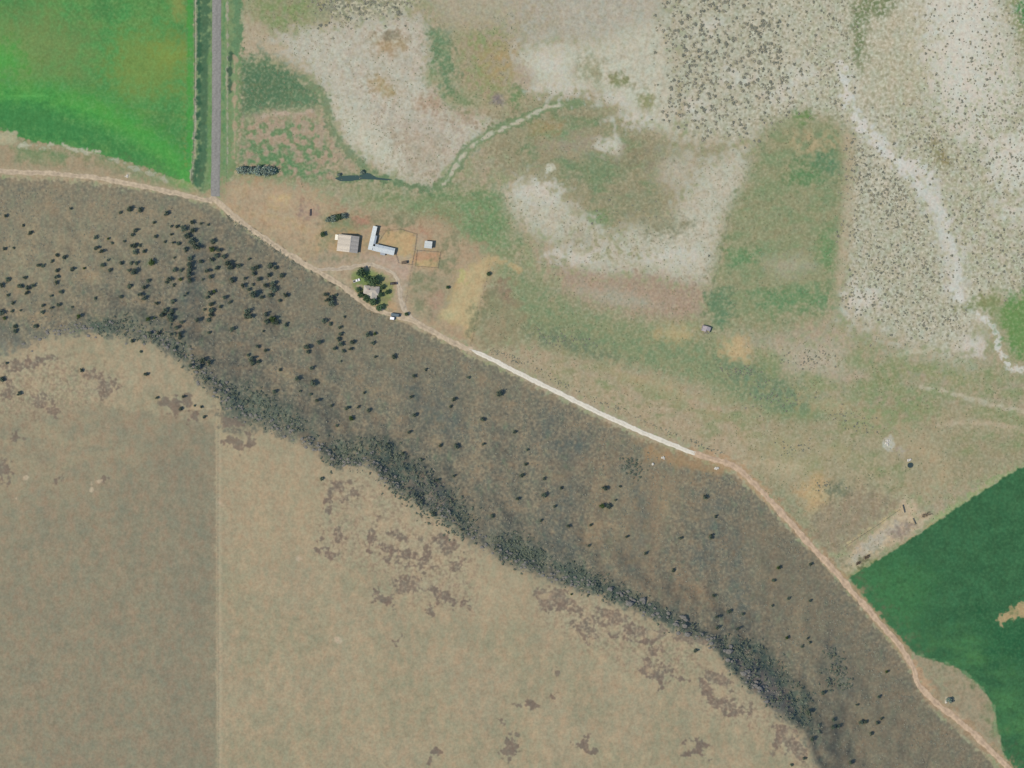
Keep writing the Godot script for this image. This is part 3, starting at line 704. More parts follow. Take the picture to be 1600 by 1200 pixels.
	area([[1000, 690], [1080, 712], [1150, 735], [1120, 742], [1050, 725], [1010, 712]], tone(172, 146, 110), {"f": 10, "rag": 6, "a": 0.85})
	# ------------------------------------------------ dense brush under the rim
	var k2 := 1.45
	var brush := tone(80, 92, 80, k2)
	area([[500, 700], [540, 688], [600, 690], [650, 720], [690, 752], [735, 800], [745, 842], [700, 838], [655, 800], [610, 765], [575, 730], [520, 732]], brush, {"f": 14, "rag": 12, "a": 0.9, "n": 2, "lo": 0.22, "hi": 0.5})
	area([[765, 838], [800, 838], [850, 862], [855, 890], [810, 886], [780, 872]], brush, {"f": 12, "rag": 9, "a": 0.9})
	area([[868, 880], [900, 878], [935, 905], [985, 925], [1040, 950], [1090, 985], [1110, 1002], [1060, 992], [1000, 955], [940, 932], [880, 912]], brush, {"f": 9, "rag": 7, "a": 0.9})
	area([[1110, 1000], [1150, 992], [1195, 1010], [1230, 1050], [1270, 1090], [1275, 1150], [1220, 1115], [1160, 1066], [1128, 1040]], brush, {"f": 10, "rag": 9, "a": 0.85, "n": 2, "lo": 0.25, "hi": 0.5})
	area([[1150, 1030], [1200, 1050], [1240, 1110], [1200, 1105]], tone(108, 100, 95, k2), {"f": 14, "rag": 8, "a": 0.7})
	area([[640, 750], [690, 760], [700, 800], [660, 790]], tone(112, 104, 96, k2), {"f": 14, "rag": 8, "a": 0.6})
	area([[135, 500], [200, 494], [260, 510], [330, 590], [400, 612], [470, 650], [500, 690], [440, 670], [370, 650], [330, 610], [260, 545], [200, 525], [150, 522]], tone(92, 102, 88, k2), {"f": 16, "rag": 12, "a": 0.85, "n": 2, "lo": 0.25, "hi": 0.55})
	area([[135, 503], [180, 498], [182, 520], [150, 522]], tone(80, 94, 82, k2), {"f": 8, "rag": 6, "a": 0.8})
	area([[-40, 500], [60, 520], [40, 560], [-40, 560]], tone(110, 112, 100, k2), {"f": 20, "rag": 14, "a": 0.7, "n": 2, "lo": 0.3, "hi": 0.6})
	area([[340, 610], [430, 620], [470, 660], [400, 670], [350, 650]], tone(82, 96, 84, k2), {"f": 18, "rag": 12, "a": 0.8, "n": 6, "lo": 0.35, "hi": 0.6})
	area([[750, 820], [900, 840], [900, 880], [820, 850]], tone(90, 100, 92, k), {"f": 24, "rag": 14, "a": 0.6, "n": 2, "lo": 0.3, "hi": 0.6})
	# ------------------------------------------------ plateau
	var top := []
	for p in [[-300, 560], [-80, 545], [0, 552], [30, 548], [80, 524], [150, 522], [240, 540], [300, 582], [335, 625], [345, 668], [365, 680], [420, 674], [480, 700], [520, 734], [575, 726], [612, 770], [680, 806], [735, 848], [790, 884], [870, 914], [930, 931], [985, 953], [1040, 979], [1106, 1006], [1146, 1056], [1202, 1108], [1260, 1156], [1286, 1230], [1330, 1300], [1480, 1500]]:
		top.append(p)
	top.append_array([[1400, 1800], [-300, 1800]])
	area(top, tone(168, 156, 128), {"f": 7, "rag": 8})
	area(top, tone(158, 150, 122), {"f": 7, "rag": 8, "n": 0, "lo": 0.4, "hi": 0.65, "a": 0.7})
	area(top, tone(178, 162, 132), {"f": 7, "rag": 8, "n": 5, "lo": 0.5, "hi": 0.75, "a": 0.5})
	area([[345, 690], [470, 700], [520, 780], [480, 870], [380, 880], [345, 830]], tone(176, 160, 130), {"f": 40, "rag": 20, "a": 0.7})
	area([[560, 740], [640, 790], [740, 850], [800, 900], [860, 960], [700, 950], [560, 850]], tone(178, 162, 132), {"f": 40, "rag": 20, "a": 0.6})
	# grazed paddock west of the boundary fence
	area([[-300, 640], [-80, 630], [60, 620], [200, 640], [336, 660], [337, 900], [338, 1300], [340, 1600], [-300, 1600]], tone(150, 141, 117), {"f": 5, "rag": 2})
	area([[-300, 600], [60, 600], [250, 660], [200, 720], [60, 780], [-300, 820]], tone(164, 152, 124), {"f": 60, "rag": 24, "a": 0.85})
	area([[-300, 640], [336, 640], [338, 1600], [-300, 1600]], tone(140, 137, 116), {"f": 3, "rag": 1.5, "n": 1, "lo": 0.45, "hi": 0.7, "a": 0.6})
	area([[-300, 640], [336, 640], [338, 1600], [-300, 1600]], tone(156, 142, 118), {"f": 3, "rag": 1.5, "n": 5, "lo": 0.55, "hi": 0.75, "a": 0.5})
	area([[250, 720], [337, 700], [338, 1250], [250, 1250]], tone(142, 136, 115), {"f": 30, "rag": 8, "a": 0.4})
	stroke([[340, 620], [341, 700], [342, 900], [343, 1260]], 6, tone(182, 169, 140), {"f": 4, "rag": 3, "a": 0.8})
	stroke([[340, 612], [341, 672], [352, 684], [368, 683]], 6, tone(178, 164, 132), {"f": 4, "rag": 3, "a": 0.9})
	# bare basalt and lichen on the plateau
	var rock := tone(132, 119, 105)
	var rock2 := tone(143, 130, 112)
	for p in [[30, 570, 34, 8, -12], [60, 562, 22, 8, -10], [12, 606, 12, 18, 0], [62, 625, 14, 14, 0], [80, 640, 12, 10, 20], [30, 682, 10, 5, 0], [4, 735, 10, 22, 0], [150, 590, 24, 10, 35], [165, 605, 20, 16, 0], [268, 632, 22, 12, 30], [300, 652, 12, 8, 20], [290, 625, 14, 9, 0], [360, 660, 16, 10, 10], [370, 692, 20, 10, 10], [390, 690, 8, 10, 0]]:
		patch(p[0], p[1], p[2], p[3], rock, {"f": 5, "rag": 7, "a": 0.85, "turn": p[4]})
	for p in [[525, 760, 14, 10, -35], [512, 790, 5, 22, 0], [545, 772, 22, 6, -35], [528, 835, 10, 12, 0], [505, 858, 22, 4, 5], [516, 866, 7, 14, 0], [500, 834, 4, 8, 0], [565, 808, 6, 3, 0], [578, 808, 6, 3, 0], [588, 812, 5, 3, 0], [580, 840, 6, 22, 0], [590, 850, 24, 7, 10], [620, 835, 16, 6, 20], [610, 860, 16, 6, 12], [640, 868, 30, 6, 10], [660, 880, 8, 16, 20], [700, 850, 22, 10, 20], [690, 845, 10, 18, 30], [715, 880, 14, 9, -30], [640, 912, 26, 16, 0], [595, 932, 18, 9, 15], [615, 945, 4, 6, 0], [672, 918, 16, 5, 0], [685, 928, 14, 10, 40], [700, 938, 14, 5, 10], [725, 942, 12, 4, 0], [718, 948, 10, 3, -20], [674, 952, 6, 8, 0], [622, 1002, 10, 5, 20], [625, 1000, 4, 6, 0]]:
		patch(p[0], p[1], p[2], p[3], rock, {"f": 3, "rag": 5, "a": 0.9, "turn": p[4]})
	for p in [[865, 935, 34, 18, 5], [880, 950, 30, 6, 5], [910, 975, 18, 9, -20], [925, 985, 14, 10, 20], [945, 975, 18, 4, 5], [960, 965, 26, 12, 15], [990, 985, 26, 12, 15], [958, 990, 14, 6, -25], [995, 998, 30, 4, 5], [1030, 990, 12, 12, 0], [1075, 997, 30, 7, 12], [1022, 1018, 12, 8, -40], [1012, 1045, 12, 14, 0], [1030, 1055, 14, 9, 10], [1042, 1040, 12, 8, 20], [1058, 1058, 18, 4, 6], [1030, 1070, 4, 9, 0], [1105, 1075, 12, 16, -30], [1130, 1100, 30, 12, 12], [1150, 1110, 20, 8, 0], [1170, 1108, 4, 14, 0], [1118, 1060, 24, 10, 10], [1225, 1150, 16, 20, -20], [1245, 1170, 16, 22, -20], [868, 1048, 8, 4, 30], [822, 1102, 18, 4, 0], [828, 1098, 6, 6, 0], [868, 1092, 3, 10, -20], [802, 1160, 7, 26, 0], [795, 1172, 12, 14, 0], [918, 1152, 5, 10, 0], [910, 1162, 16, 3, 8], [920, 1172, 12, 3, 0], [1090, 1160, 22, 4, 10], [1092, 1168, 5, 12, -20], [1078, 1178, 12, 3, -30], [1102, 1180, 12, 3, 30], [675, 1180, 4, 12, 20], [680, 1175, 8, 5, 0], [785, 1128, 8, 5, -40], [90, 750, 12, 3, -35], [160, 748, 14, 3, -20]]:
		patch(p[0], p[1], p[2], p[3], rock, {"f": 3, "rag": 5, "a": 0.85, "turn": p[4]})
	for z in [[[505, 750], [580, 740], [660, 800], [745, 860], [740, 950], [640, 940], [570, 880], [500, 870]], [[840, 915], [930, 935], [1040, 985], [1110, 1010], [1060, 1070], [990, 1040], [900, 1000], [840, 960]], [[1090, 1040], [1140, 1060], [1260, 1160], [1280, 1230], [1200, 1150], [1100, 1110]], [[-40, 560], [100, 560], [190, 590], [170, 620], [60, 650], [-40, 640]]]:
		area(z, rock2, {"f": 20, "rag": 10, "n": 6, "lo": 0.5, "hi": 0.62, "a": 0.55})
		area(z, tone(182, 167, 138), {"f": 20, "rag": 10, "n": 3, "lo": 0.52, "hi": 0.7, "a": 0.5})
	# narrow seams of dark rock that outline the bare patches
	for s in [[[498, 860], [515, 856], [520, 880]], [[510, 790], [512, 765], [530, 752], [548, 750]], [[576, 862], [578, 830], [590, 822], [610, 826]], [[612, 870], [606, 848], [622, 838], [636, 846], [630, 866]], [[640, 868], [636, 850], [650, 836], [668, 848], [660, 870], [640, 872]], [[668, 868], [676, 846], [690, 832], [704, 846], [696, 866]], [[600, 872], [630, 882], [658, 886], [690, 884]], [[890, 975], [905, 966], [925, 962], [935, 950]], [[905, 985], [918, 996], [916, 1006]], [[950, 970], [948, 985], [962, 994], [975, 985], [972, 972]], [[985, 970], [984, 994], [1000, 1000], [1022, 1002], [1028, 988]], [[1005, 1050], [1006, 1034], [1020, 1022], [1032, 1036], [1026, 1052], [1008, 1056]], [[1026, 1056], [1046, 1060], [1070, 1058]], [[1030, 1060], [1030, 1076]], [[1108, 1090], [1112, 1074], [1126, 1066], [1140, 1076], [1136, 1092], [1118, 1098]], [[1100, 1060], [1096, 1075], [1112, 1100], [1140, 1116], [1170, 1112]], [[1206, 1180], [1210, 1150], [1226, 1138], [1244, 1146], [1240, 1170]], [[855, 940], [870, 928], [888, 932], [880, 946], [862, 950]], [[1066, 1162], [1088, 1158], [1110, 1164]], [[1088, 1158], [1096, 1178], [1110, 1182]], [[1090, 1168], [1076, 1180], [1066, 1178]], [[902, 1160], [918, 1158], [920, 1148]], [[908, 1170], [924, 1174]], [[590, 925], [580, 934], [600, 940], [612, 940]], [[660, 918], [684, 922], [700, 936], [726, 944], [736, 948]]]:
		stroke(s, 4.5, rock, {"f": 3, "rag": 4, "a": 0.8})
	# tan breaks inside the bare patches
	for p in [[560, 800, 22, 8], [570, 820, 12, 8], [600, 820, 12, 8], [635, 810, 10, 10], [655, 828, 10, 8], [645, 850, 10, 7], [610, 845, 10, 6], [660, 912, 14, 7], [855, 930, 12, 6], [960, 982, 12, 5], [1020, 990, 12, 6], [1015, 1046, 6, 5], [1125, 1080, 12, 9], [1232, 1145, 6, 6], [590, 930, 8, 3], [145, 600, 8, 8]]:
		patch(p[0], p[1], p[2], p[3], tone(180, 164, 134), {"f": 4, "rag": 4, "a": 0.85})
	for p in [[170, 664, 6, 3, 0], [24, 780, 4, 4, 0], [142, 764, 5, 4, 0], [150, 752, 10, 3, -20], [42, 746, 6, 3, 0], [530, 1000, 9, 4, 10], [468, 872, 5, 4, 0], [345, 788, 6, 2, 30]]:
		patch(p[0], p[1], p[2], p[3], tone(196, 178, 150), {"f": 3, "rag": 3, "turn": p[4]})
	# net of cracks and animal paths in the paddock
	for s in [[[10, 1150], [30, 1175], [55, 1180], [75, 1165], [70, 1140]], [[55, 1180], [60, 1210]], [[20, 985], [45, 1010], [60, 1022]], [[75, 1140], [66, 1110]], [[0, 945], [20, 960]], [[55, 860], [65, 890]]]:
		stroke(s, 4, tone(164, 152, 124), {"f": 4, "rag": 4, "a": 0.7})

func field_west() -> Array:
	return [[-120, -120], [302, -120], [304, 60], [304, 150], [302, 230], [298, 285], [285, 282], [235, 263], [180, 247], [120, 231], [60, 223], [30, 214], [0, 205], [-120, 190]]

func field_east() -> Array:
	return [[1325, 902], [1360, 882], [1410, 850], [1455, 820], [1500, 789], [1550, 757], [1600, 727], [1720, 655], [1720, 1340], [1590, 1215], [1566, 1175], [1558, 1130], [1550, 1100], [1530, 1070], [1495, 1043], [1430, 1022], [1380, 972]]

# ---------------------------------------------------------------- ground sheet
var ground_mat: StandardMaterial3D

func axis(half: float, step: float, far: float) -> PackedFloat32Array:
	var a := PackedFloat32Array()
	var coarse := half / 10.0
	var x := -far
	while x < -half - 0.01:
		a.append(x)
		x += coarse
	var n := int(round(2 * half / step))
	for i in n + 1:
		a.append(-half + 2.0 * half * i / n)
	x = half + coarse
	while x < far + 0.01:
		a.append(x)
		x += coarse
	return a

func uv_at(x: float, z: float) -> Vector2:
	return Vector2((mirror(x, HALF_X) + HALF_X) / (2 * HALF_X), (mirror(z, HALF_Z) + HALF_Z) / (2 * HALF_Z))

func fine_height(x: float, z: float) -> float:
	var h := height(x, z)
	return h + noise_mid.get_noise_2d(x, z) * 0.55 * smooth(0.3, 6.0, h) * (1.0 - 0.7 * smooth(RIM_H - 1.0, RIM_H, h))

func build_terrain():
	ground_mat = StandardMaterial3D.new()
	ground_mat.albedo_texture = ground_texture
	ground_mat.roughness = 0.95
	ground_mat.metallic_specular = 0.15
	var ax := axis(HALF_X, 2.2, HALF_X * 9)
	var az := axis(HALF_Z, 2.2, HALF_Z * 9)
	var nx := ax.size()
	var nz := az.size()
	var v := PackedVector3Array()
	var uv := PackedVector2Array()
	var nn := PackedVector3Array()
	v.resize(nx * nz)
	uv.resize(nx * nz)
	nn.resize(nx * nz)
	for j in nz:
		for i in nx:
			var k := j * nx + i
			v[k] = Vector3(ax[i], fine_height(ax[i], az[j]), az[j])
			uv[k] = uv_at(ax[i], az[j])
	for j in nz:
		for i in nx:
			var k := j * nx + i
			var l := v[k - 1] if i > 0 else v[k]
			var r := v[k + 1] if i < nx - 1 else v[k]
			var u := v[k - nx] if j > 0 else v[k]
			var d := v[k + nx] if j < nz - 1 else v[k]
			nn[k] = (d - u).cross(r - l).normalized()
	var idx := PackedInt32Array()
	idx.resize((nx - 1) * (nz - 1) * 6)
	var w := 0
	for j in nz - 1:
		for i in nx - 1:
			var k := j * nx + i
			idx[w] = k
			idx[w + 1] = k + 1
			idx[w + 2] = k + nx
			idx[w + 3] = k + 1
			idx[w + 4] = k + nx + 1
			idx[w + 5] = k + nx
			w += 6
	var arr := []
	arr.resize(Mesh.ARRAY_MAX)
	arr[Mesh.ARRAY_VERTEX] = v
	arr[Mesh.ARRAY_NORMAL] = nn
	arr[Mesh.ARRAY_TEX_UV] = uv
	arr[Mesh.ARRAY_INDEX] = idx
	var m := ArrayMesh.new()
	m.add_surface_from_arrays(Mesh.PRIMITIVE_TRIANGLES, arr)
	var o := MeshInstance3D.new()
	o.name = "ground"
	o.mesh = m
	o.material_override = ground_mat
	tag(o, "dry rangeland valley, hillside and plateau", "ground", "", "structure")
	add_child(o)

func tag(o: Node, label := "", category := "", group := "", kind := ""):
	if label != "":
		o.set_meta("label", label)
	if category != "":
		o.set_meta("category", category)
	if group != "":
		o.set_meta("group", group)
	if kind != "":
		o.set_meta("kind", kind)

# ---------------------------------------------------------------- mesh helpers
func numbered(called: String) -> String:
	var n: int = used.get(called, 0)
	used[called] = n + 1
	return called if n == 0 else "%s_%03d" % [called, n]

func paint(r: float, g: float, b: float, rough := 0.85, metal := 0.0) -> StandardMaterial3D:
	# base colour as a linear reflectance
	var m := StandardMaterial3D.new()
	m.albedo_color = Color(r, g, b).linear_to_srgb()
	m.roughness = rough
	m.metallic = metal
	return m

func weathered(r: float, g: float, b: float, rough: float, amount: float, scale: float, seed_: int, metal := 0.0) -> StandardMaterial3D:
	# the same colour with stains and wear from computed noise
	var m := StandardMaterial3D.new()
	var n := FastNoiseLite.new()
	n.seed = seed_
	n.frequency = 0.03
	n.fractal_octaves = 4
	var t := NoiseTexture2D.new()
	t.width = 128
	t.height = 128
	t.seamless = true
	t.noise = n
	var ramp := Gradient.new()
	ramp.set_color(0, Color(r * (1 - amount), g * (1 - amount), b * (1 - amount * 0.9)).linear_to_srgb())
	ramp.set_color(1, Color(minf(r * (1 + amount), 0.9), minf(g * (1 + amount), 0.9), minf(b * (1 + amount), 0.9)).linear_to_srgb())
	t.color_ramp = ramp
	m.albedo_texture = t
	m.uv1_triplanar = true
	m.uv1_world_triplanar = true
	m.uv1_scale = Vector3.ONE * scale
	m.roughness = rough
	m.metallic = metal
	return m

func begin() -> SurfaceTool:
	var st := SurfaceTool.new()
	st.begin(Mesh.PRIMITIVE_TRIANGLES)
	st.set_smooth_group(-1)
	return st

func tri(st: SurfaceTool, a: Vector3, b: Vector3, c: Vector3):
	st.add_vertex(a)
	st.add_vertex(b)
	st.add_vertex(c)

func quad(st: SurfaceTool, a: Vector3, b: Vector3, c: Vector3, d: Vector3):
	tri(st, a, b, c)
	tri(st, a, c, d)

func box(st: SurfaceTool, c: Vector3, s: Vector3, basis := Basis()):
	var p := []
	for i in 8:
		p.append(c + basis * (Vector3(-1.0 if i & 1 == 0 else 1.0, -1.0 if i & 2 == 0 else 1.0, -1.0 if i & 4 == 0 else 1.0) * s * 0.5))
	quad(st, p[0], p[4], p[6], p[2])
	quad(st, p[1], p[3], p[7], p[5])
	quad(st, p[2], p[6], p[7], p[3])
	quad(st, p[0], p[1], p[5], p[4])
	quad(st, p[0], p[2], p[3], p[1])
	quad(st, p[4], p[5], p[7], p[6])

func slab(st: SurfaceTool, a: Vector3, b: Vector3, c: Vector3, d: Vector3, thick: float):
	# four corners of the top, seen clockwise from above, and a thickness downward
	var t := Vector3(0, -thick, 0)
	quad(st, a, b, c, d)
	quad(st, a + t, d + t, c + t, b + t)
	quad(st, a, a + t, b + t, b)
	quad(st, b, b + t, c + t, c)
	quad(st, c, c + t, d + t, d)
	quad(st, d, d + t, a + t, a)

func tube(st: SurfaceTool, a: Vector3, b: Vector3, ra: float, rb: float, n := 7):
	var dir := (b - a).normalized()
	var u := dir.cross(Vector3(0.31, 0.2, 0.93)).normalized()
	var w := dir.cross(u)
	for i in n:
		var s := TAU * i / n
		var e := TAU * (i + 1) / n
		var p := u * cos(s) + w * sin(s)
		var q := u * cos(e) + w * sin(e)
		quad(st, a + p * ra, b + p * rb, b + q * rb, a + q * ra)
		tri(st, b, b + q * rb, b + p * rb)
		tri(st, a, a + p * ra, a + q * ra)

func done(st: SurfaceTool) -> ArrayMesh:
	st.generate_normals()
	return st.commit()

func part(called: String, mesh: Mesh, mat: Material, parent: Node) -> MeshInstance3D:
	var o := MeshInstance3D.new()
	o.name = called
	o.mesh = mesh
	o.material_override = mat
	parent.add_child(o, true)
	return o

func thing(called: String, label: String, category: String, at: Vector3, turn := 0.0, group := "") -> Node3D:
	var o := Node3D.new()
	o.name = numbered(called)
	add_child(o)
	o.position = at
	o.rotation_degrees.y = turn
	tag(o, label, category, group)
	return o

func single(called: String, mesh: Mesh, mat: Material, label: String, category: String, at: Vector3, turn := 0.0, group := "") -> MeshInstance3D:
	var o := MeshInstance3D.new()
	o.name = numbered(called)
	o.mesh = mesh
	o.material_override = mat
	add_child(o)
	o.position = at
	o.rotation_degrees.y = turn
	tag(o, label, category, group)
	return o

# ---------------------------------------------------------------- fields, roads, water
func build_ground_sheets():
	cover_sheet("crop_field", field_west(), 0.25, "bright green irrigated field beside the grey farm road")
	cover_sheet("crop_field", field_east(), 0.25, "dark green irrigated field beside the orange dirt road")
	var grey := weathered(0.205, 0.202, 0.182, 0.95, 0.16, 0.11, 31)
	var tan := weathered(0.385, 0.315, 0.215, 0.95, 0.24, 0.05, 32)
	var white := weathered(0.55, 0.52, 0.43, 0.95, 0.10, 0.13, 33)
	var orange := weathered(0.40, 0.30, 0.20, 0.95, 0.24, 0.05, 34)
	var drive := weathered(0.365, 0.31, 0.225, 0.95, 0.22, 0.05, 35)
	strip("farm_road", [[339, -140], [338.5, 60], [338, 180], [337, 260], [336.5, 307]], 15.5, 0.16, grey, "grey gravelled farm road between ditch and meadow", 0.5)
	strip("dirt_track", [[-140, 262], [-40, 265], [30, 269], [90, 272], [150, 278], [200, 287], [250, 297], [300, 308], [332, 315]], 8, 0.07, tan, "dirt track under the bright green field", 2.2)
	strip("dirt_road", [[330, 306], [352, 327], [385, 352], [420, 376], [455, 400], [490, 420], [520, 437], [545, 455], [575, 478], [602, 489], [640, 500], [672, 516], [705, 534], [738, 548]], 9.5, 0.10, tan, "tan dirt road along the foot of the hill", 2.2)
	strip("gravel_road", [[732, 545], [770, 562], [810, 583], [860, 607], [910, 632], [960, 656], [1010, 678], [1050, 695], [1086, 709]], 8.0, 0.14, white, "fresh white gravel road along the foot of the hill", 1.2)
	strip("dirt_road", [[1084, 708], [1110, 716], [1140, 725], [1160, 738], [1190, 768], [1230, 812], [1270, 856], [1310, 899], [1350, 945], [1385, 985], [1412, 1018], [1425, 1040], [1434, 1066], [1450, 1086], [1480, 1112], [1520, 1145], [1560, 1185], [1640, 1262]], 10.0, 0.12, orange, "orange dirt road between the hill and the dark green field", 2.2)
	strip("driveway", [[488, 421], [515, 421], [545, 418], [575, 413], [600, 419], [616, 430], [624, 448], [627, 470], [636, 490], [655, 507]], 7.0, 0.06, drive, "pale driveway looping round the house garden", 2.4)
	# dark standing water in the ditch north of the yard
	var pond := poly_mesh([[523, 279], [532, 275], [548, 274], [562, 274], [573, 270], [578, 271], [588, 277], [602, 279], [613, 280.5], [606, 282], [585, 280.5], [566, 280], [548, 283], [532, 283]], 0.10)
	var water := paint(0.040, 0.070, 0.058, 0.15)
	var o := single("pond", pond, water, "dark standing water in the ditch north of the yard", "pond", Vector3.ZERO)
	o.set_meta("kind", "structure")

func poly_mesh(pts: Array, lift: float) -> ArrayMesh:
	var q := PackedVector2Array()
	for p in pts:
		q.append(spot(p[0], p[1]))
	var idx := Geometry2D.triangulate_polygon(q)
	var st := begin()
	for i in idx:
		st.set_normal(Vector3.UP)
		st.add_vertex(Vector3(q[i].x, height(q[i].x, q[i].y) + lift, q[i].y))
	return st.commit()

func cover_sheet(called: String, pts: Array, lift: float, label: String):
	var q := PackedVector2Array()
	for p in pts:
		q.append(spot(p[0], p[1]))
	var cell := 11.0
	var box2 := Rect2(q[0], Vector2.ZERO)
	for p in q:
		box2 = box2.expand(p)
	var st := SurfaceTool.new()
	st.begin(Mesh.PRIMITIVE_TRIANGLES)
	var j0 := int(floor(box2.position.y / cell))
	var i0 := int(floor(box2.position.x / cell))
	for j in range(j0, int(ceil(box2.end.y / cell))):
		for i in range(i0, int(ceil(box2.end.x / cell))):
			if absf(i * cell + 5) > HALF_X or absf(j * cell + 5) > HALF_Z:
				continue
			var c := PackedVector2Array([Vector2(i, j) * cell, Vector2(i + 1, j) * cell, Vector2(i + 1, j + 1) * cell, Vector2(i, j + 1) * cell])
			for piece in Geometry2D.intersect_polygons(c, q):
				for k in Geometry2D.triangulate_polygon(piece):
					var p: Vector2 = piece[k]
					st.set_normal(Vector3.UP)
					st.set_uv(uv_at(p.x, p.y))
					st.add_vertex(Vector3(p.x, fine_height(p.x, p.y) + lift, p.y))
	var o := single(called, st.commit(), ground_mat, label, "field", Vector3.ZERO)
	o.set_meta("kind", "structure")

func strip(called: String, pts: Array, width_px: float, crown: float, mat: Material, label: String, rough: float):
	var curve3 := Curve3D.new()
	var q := []
	for p in pts:
		var s := spot(p[0], p[1])
		q.append(Vector3(s.x, 0, s.y))
	for i in q.size():
		var t: Vector3 = (q[mini(i + 1, q.size() - 1)] - q[maxi(i - 1, 0)]) * 0.17
		curve3.add_point(q[i], -t, t)
	curve3.bake_interval = 1.0
	var length := curve3.get_baked_length()
	var n := int(length / 1.6)
	var half := width_px * M_PER_PX * 0.5
	var rows := []
	var local := RandomNumberGenerator.new()
	local.seed = hash(label)
	var wl := 0.0
	var wr := 0.0
	for i in n + 1:
		var d := length * i / n
		var p := curve3.sample_baked(d)
		var e := curve3.sample_baked(minf(d + 1.0, length)) - curve3.sample_baked(maxf(d - 1.0, 0.0))
		var side := Vector3(-e.z, 0, e.x).normalized()
		wl = lerpf(wl, local.randf_range(-rough, rough), 0.5)
		wr = lerpf(wr, local.randf_range(-rough, rough), 0.5)
		var narrow := smooth(-4.0, 14.0, d) if called == "gravel_road" else 1.0
		var row := []
		for k in 7:
			var f: float = [-1.0, -0.78, -0.45, 0.0, 0.45, 0.78, 1.0][k]
			var w := (half + (wl if f < 0 else wr) * 0.6) * narrow
			var v: Vector3 = p + side * f * w
			v.y = height(v.x, v.z) + crown * [-0.5, 0.6, 0.55, 1.0, 0.55, 0.6, -0.5][k]
			row.append(v)
		rows.append(row)
	var st := SurfaceTool.new()
	st.begin(Mesh.PRIMITIVE_TRIANGLES)
	st.set_smooth_group(0)
	# loose stones and weeds on the shoulders and the middle, packed earth in the wheel tracks
	var wear := []
	for i in n + 1:
		var row := []
		for k in 7:
			var t: float = [0.84, 0.93, 1.06, 0.88, 1.06, 0.93, 0.84][k]
			t *= local.randf_range(0.86, 1.1)
			row.append(Color(t, t, t))
		wear.append(row)
	for i in n:
		for k in 6:
			for c in [[0, 0], [1, 0], [1, 1], [0, 0], [1, 1], [0, 1]]:
				st.set_color(wear[i + c[0]][k + c[1]])
				st.add_vertex(rows[i + c[0]][k + c[1]])
	mat.vertex_color_use_as_albedo = true
	var o := single(called, done(st), mat, label, "road", Vector3.ZERO)
	o.set_meta("kind", "structure")

# ---------------------------------------------------------------- plants
func leaf_mesh(seed_: int, blobs: int, leaves: int, wide: float, tall: float, low: float, base: Color, vary: float, leaf: float) -> ArrayMesh:
	# a crown of many small leaf clumps round several lobes, in a volume wide by tall, from height low
	var r := RandomNumberGenerator.new()
	r.seed = seed_
	var lobes := []
	for i in blobs:
		var a := TAU * i / blobs + r.randf_range(-0.5, 0.5)
		var k := 0.0 if i == 0 else r.randf_range(0.25, 0.52)
		var y := r.randf_range(0.3, 0.62) if i > 0 else 0.62
		lobes.append([Vector3(cos(a) * k, y, sin(a) * k), r.randf_range(0.34, 0.52)])
	var st := SurfaceTool.new()
	st.begin(Mesh.PRIMITIVE_TRIANGLES)
	st.set_smooth_group(-1)
	for l in lobes:
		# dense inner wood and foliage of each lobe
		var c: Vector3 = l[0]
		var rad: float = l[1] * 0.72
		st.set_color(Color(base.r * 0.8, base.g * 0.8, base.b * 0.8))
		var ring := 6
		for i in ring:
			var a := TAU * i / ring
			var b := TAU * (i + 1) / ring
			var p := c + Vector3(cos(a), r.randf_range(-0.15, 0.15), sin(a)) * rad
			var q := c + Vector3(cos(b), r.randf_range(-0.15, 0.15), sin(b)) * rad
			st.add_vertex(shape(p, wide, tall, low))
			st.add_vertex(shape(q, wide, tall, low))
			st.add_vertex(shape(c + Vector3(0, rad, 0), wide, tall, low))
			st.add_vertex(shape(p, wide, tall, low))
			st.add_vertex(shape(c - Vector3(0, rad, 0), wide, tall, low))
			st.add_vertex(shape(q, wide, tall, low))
	for i in leaves:
		var l = lobes[r.randi() % blobs]
		var d := Vector3(r.randfn(), r.randfn() + 0.35, r.randfn()).normalized()
		var c: Vector3 = l[0] + d * float(l[1]) * r.randf_range(0.62, 1.12)
		var u := d.cross(Vector3(r.randfn(), r.randfn(), r.randfn())).normalized() * leaf * r.randf_range(0.6, 1.3)
		var w := (d * r.randf_range(0.2, 1.0) + u.normalized().cross(d) * 0.8).normalized() * leaf * r.randf_range(0.8, 1.6)
		var f := 1.0 + r.randf_range(-vary, vary)
		st.set_color(Color(base.r * f * r.randf_range(0.9, 1.15), base.g * f, base.b * f * r.randf_range(0.85, 1.1)))
		tri(st, shape(c - u, wide, tall, low), shape(c + u, wide, tall, low), shape(c + w, wide, tall, low))
		tri(st, shape(c - u * 0.5 + w, wide, tall, low), shape(c + w * 0.2, wide, tall, low), shape(c + u + w * 0.8, wide, tall, low))
	st.generate_normals()
	return st.commit()

func shape(p: Vector3, wide: float, tall: float, low: float) -> Vector3:
	return Vector3(p.x * wide * 0.5, low + maxf(p.y, -0.1) * tall, p.z * wide * 0.5)

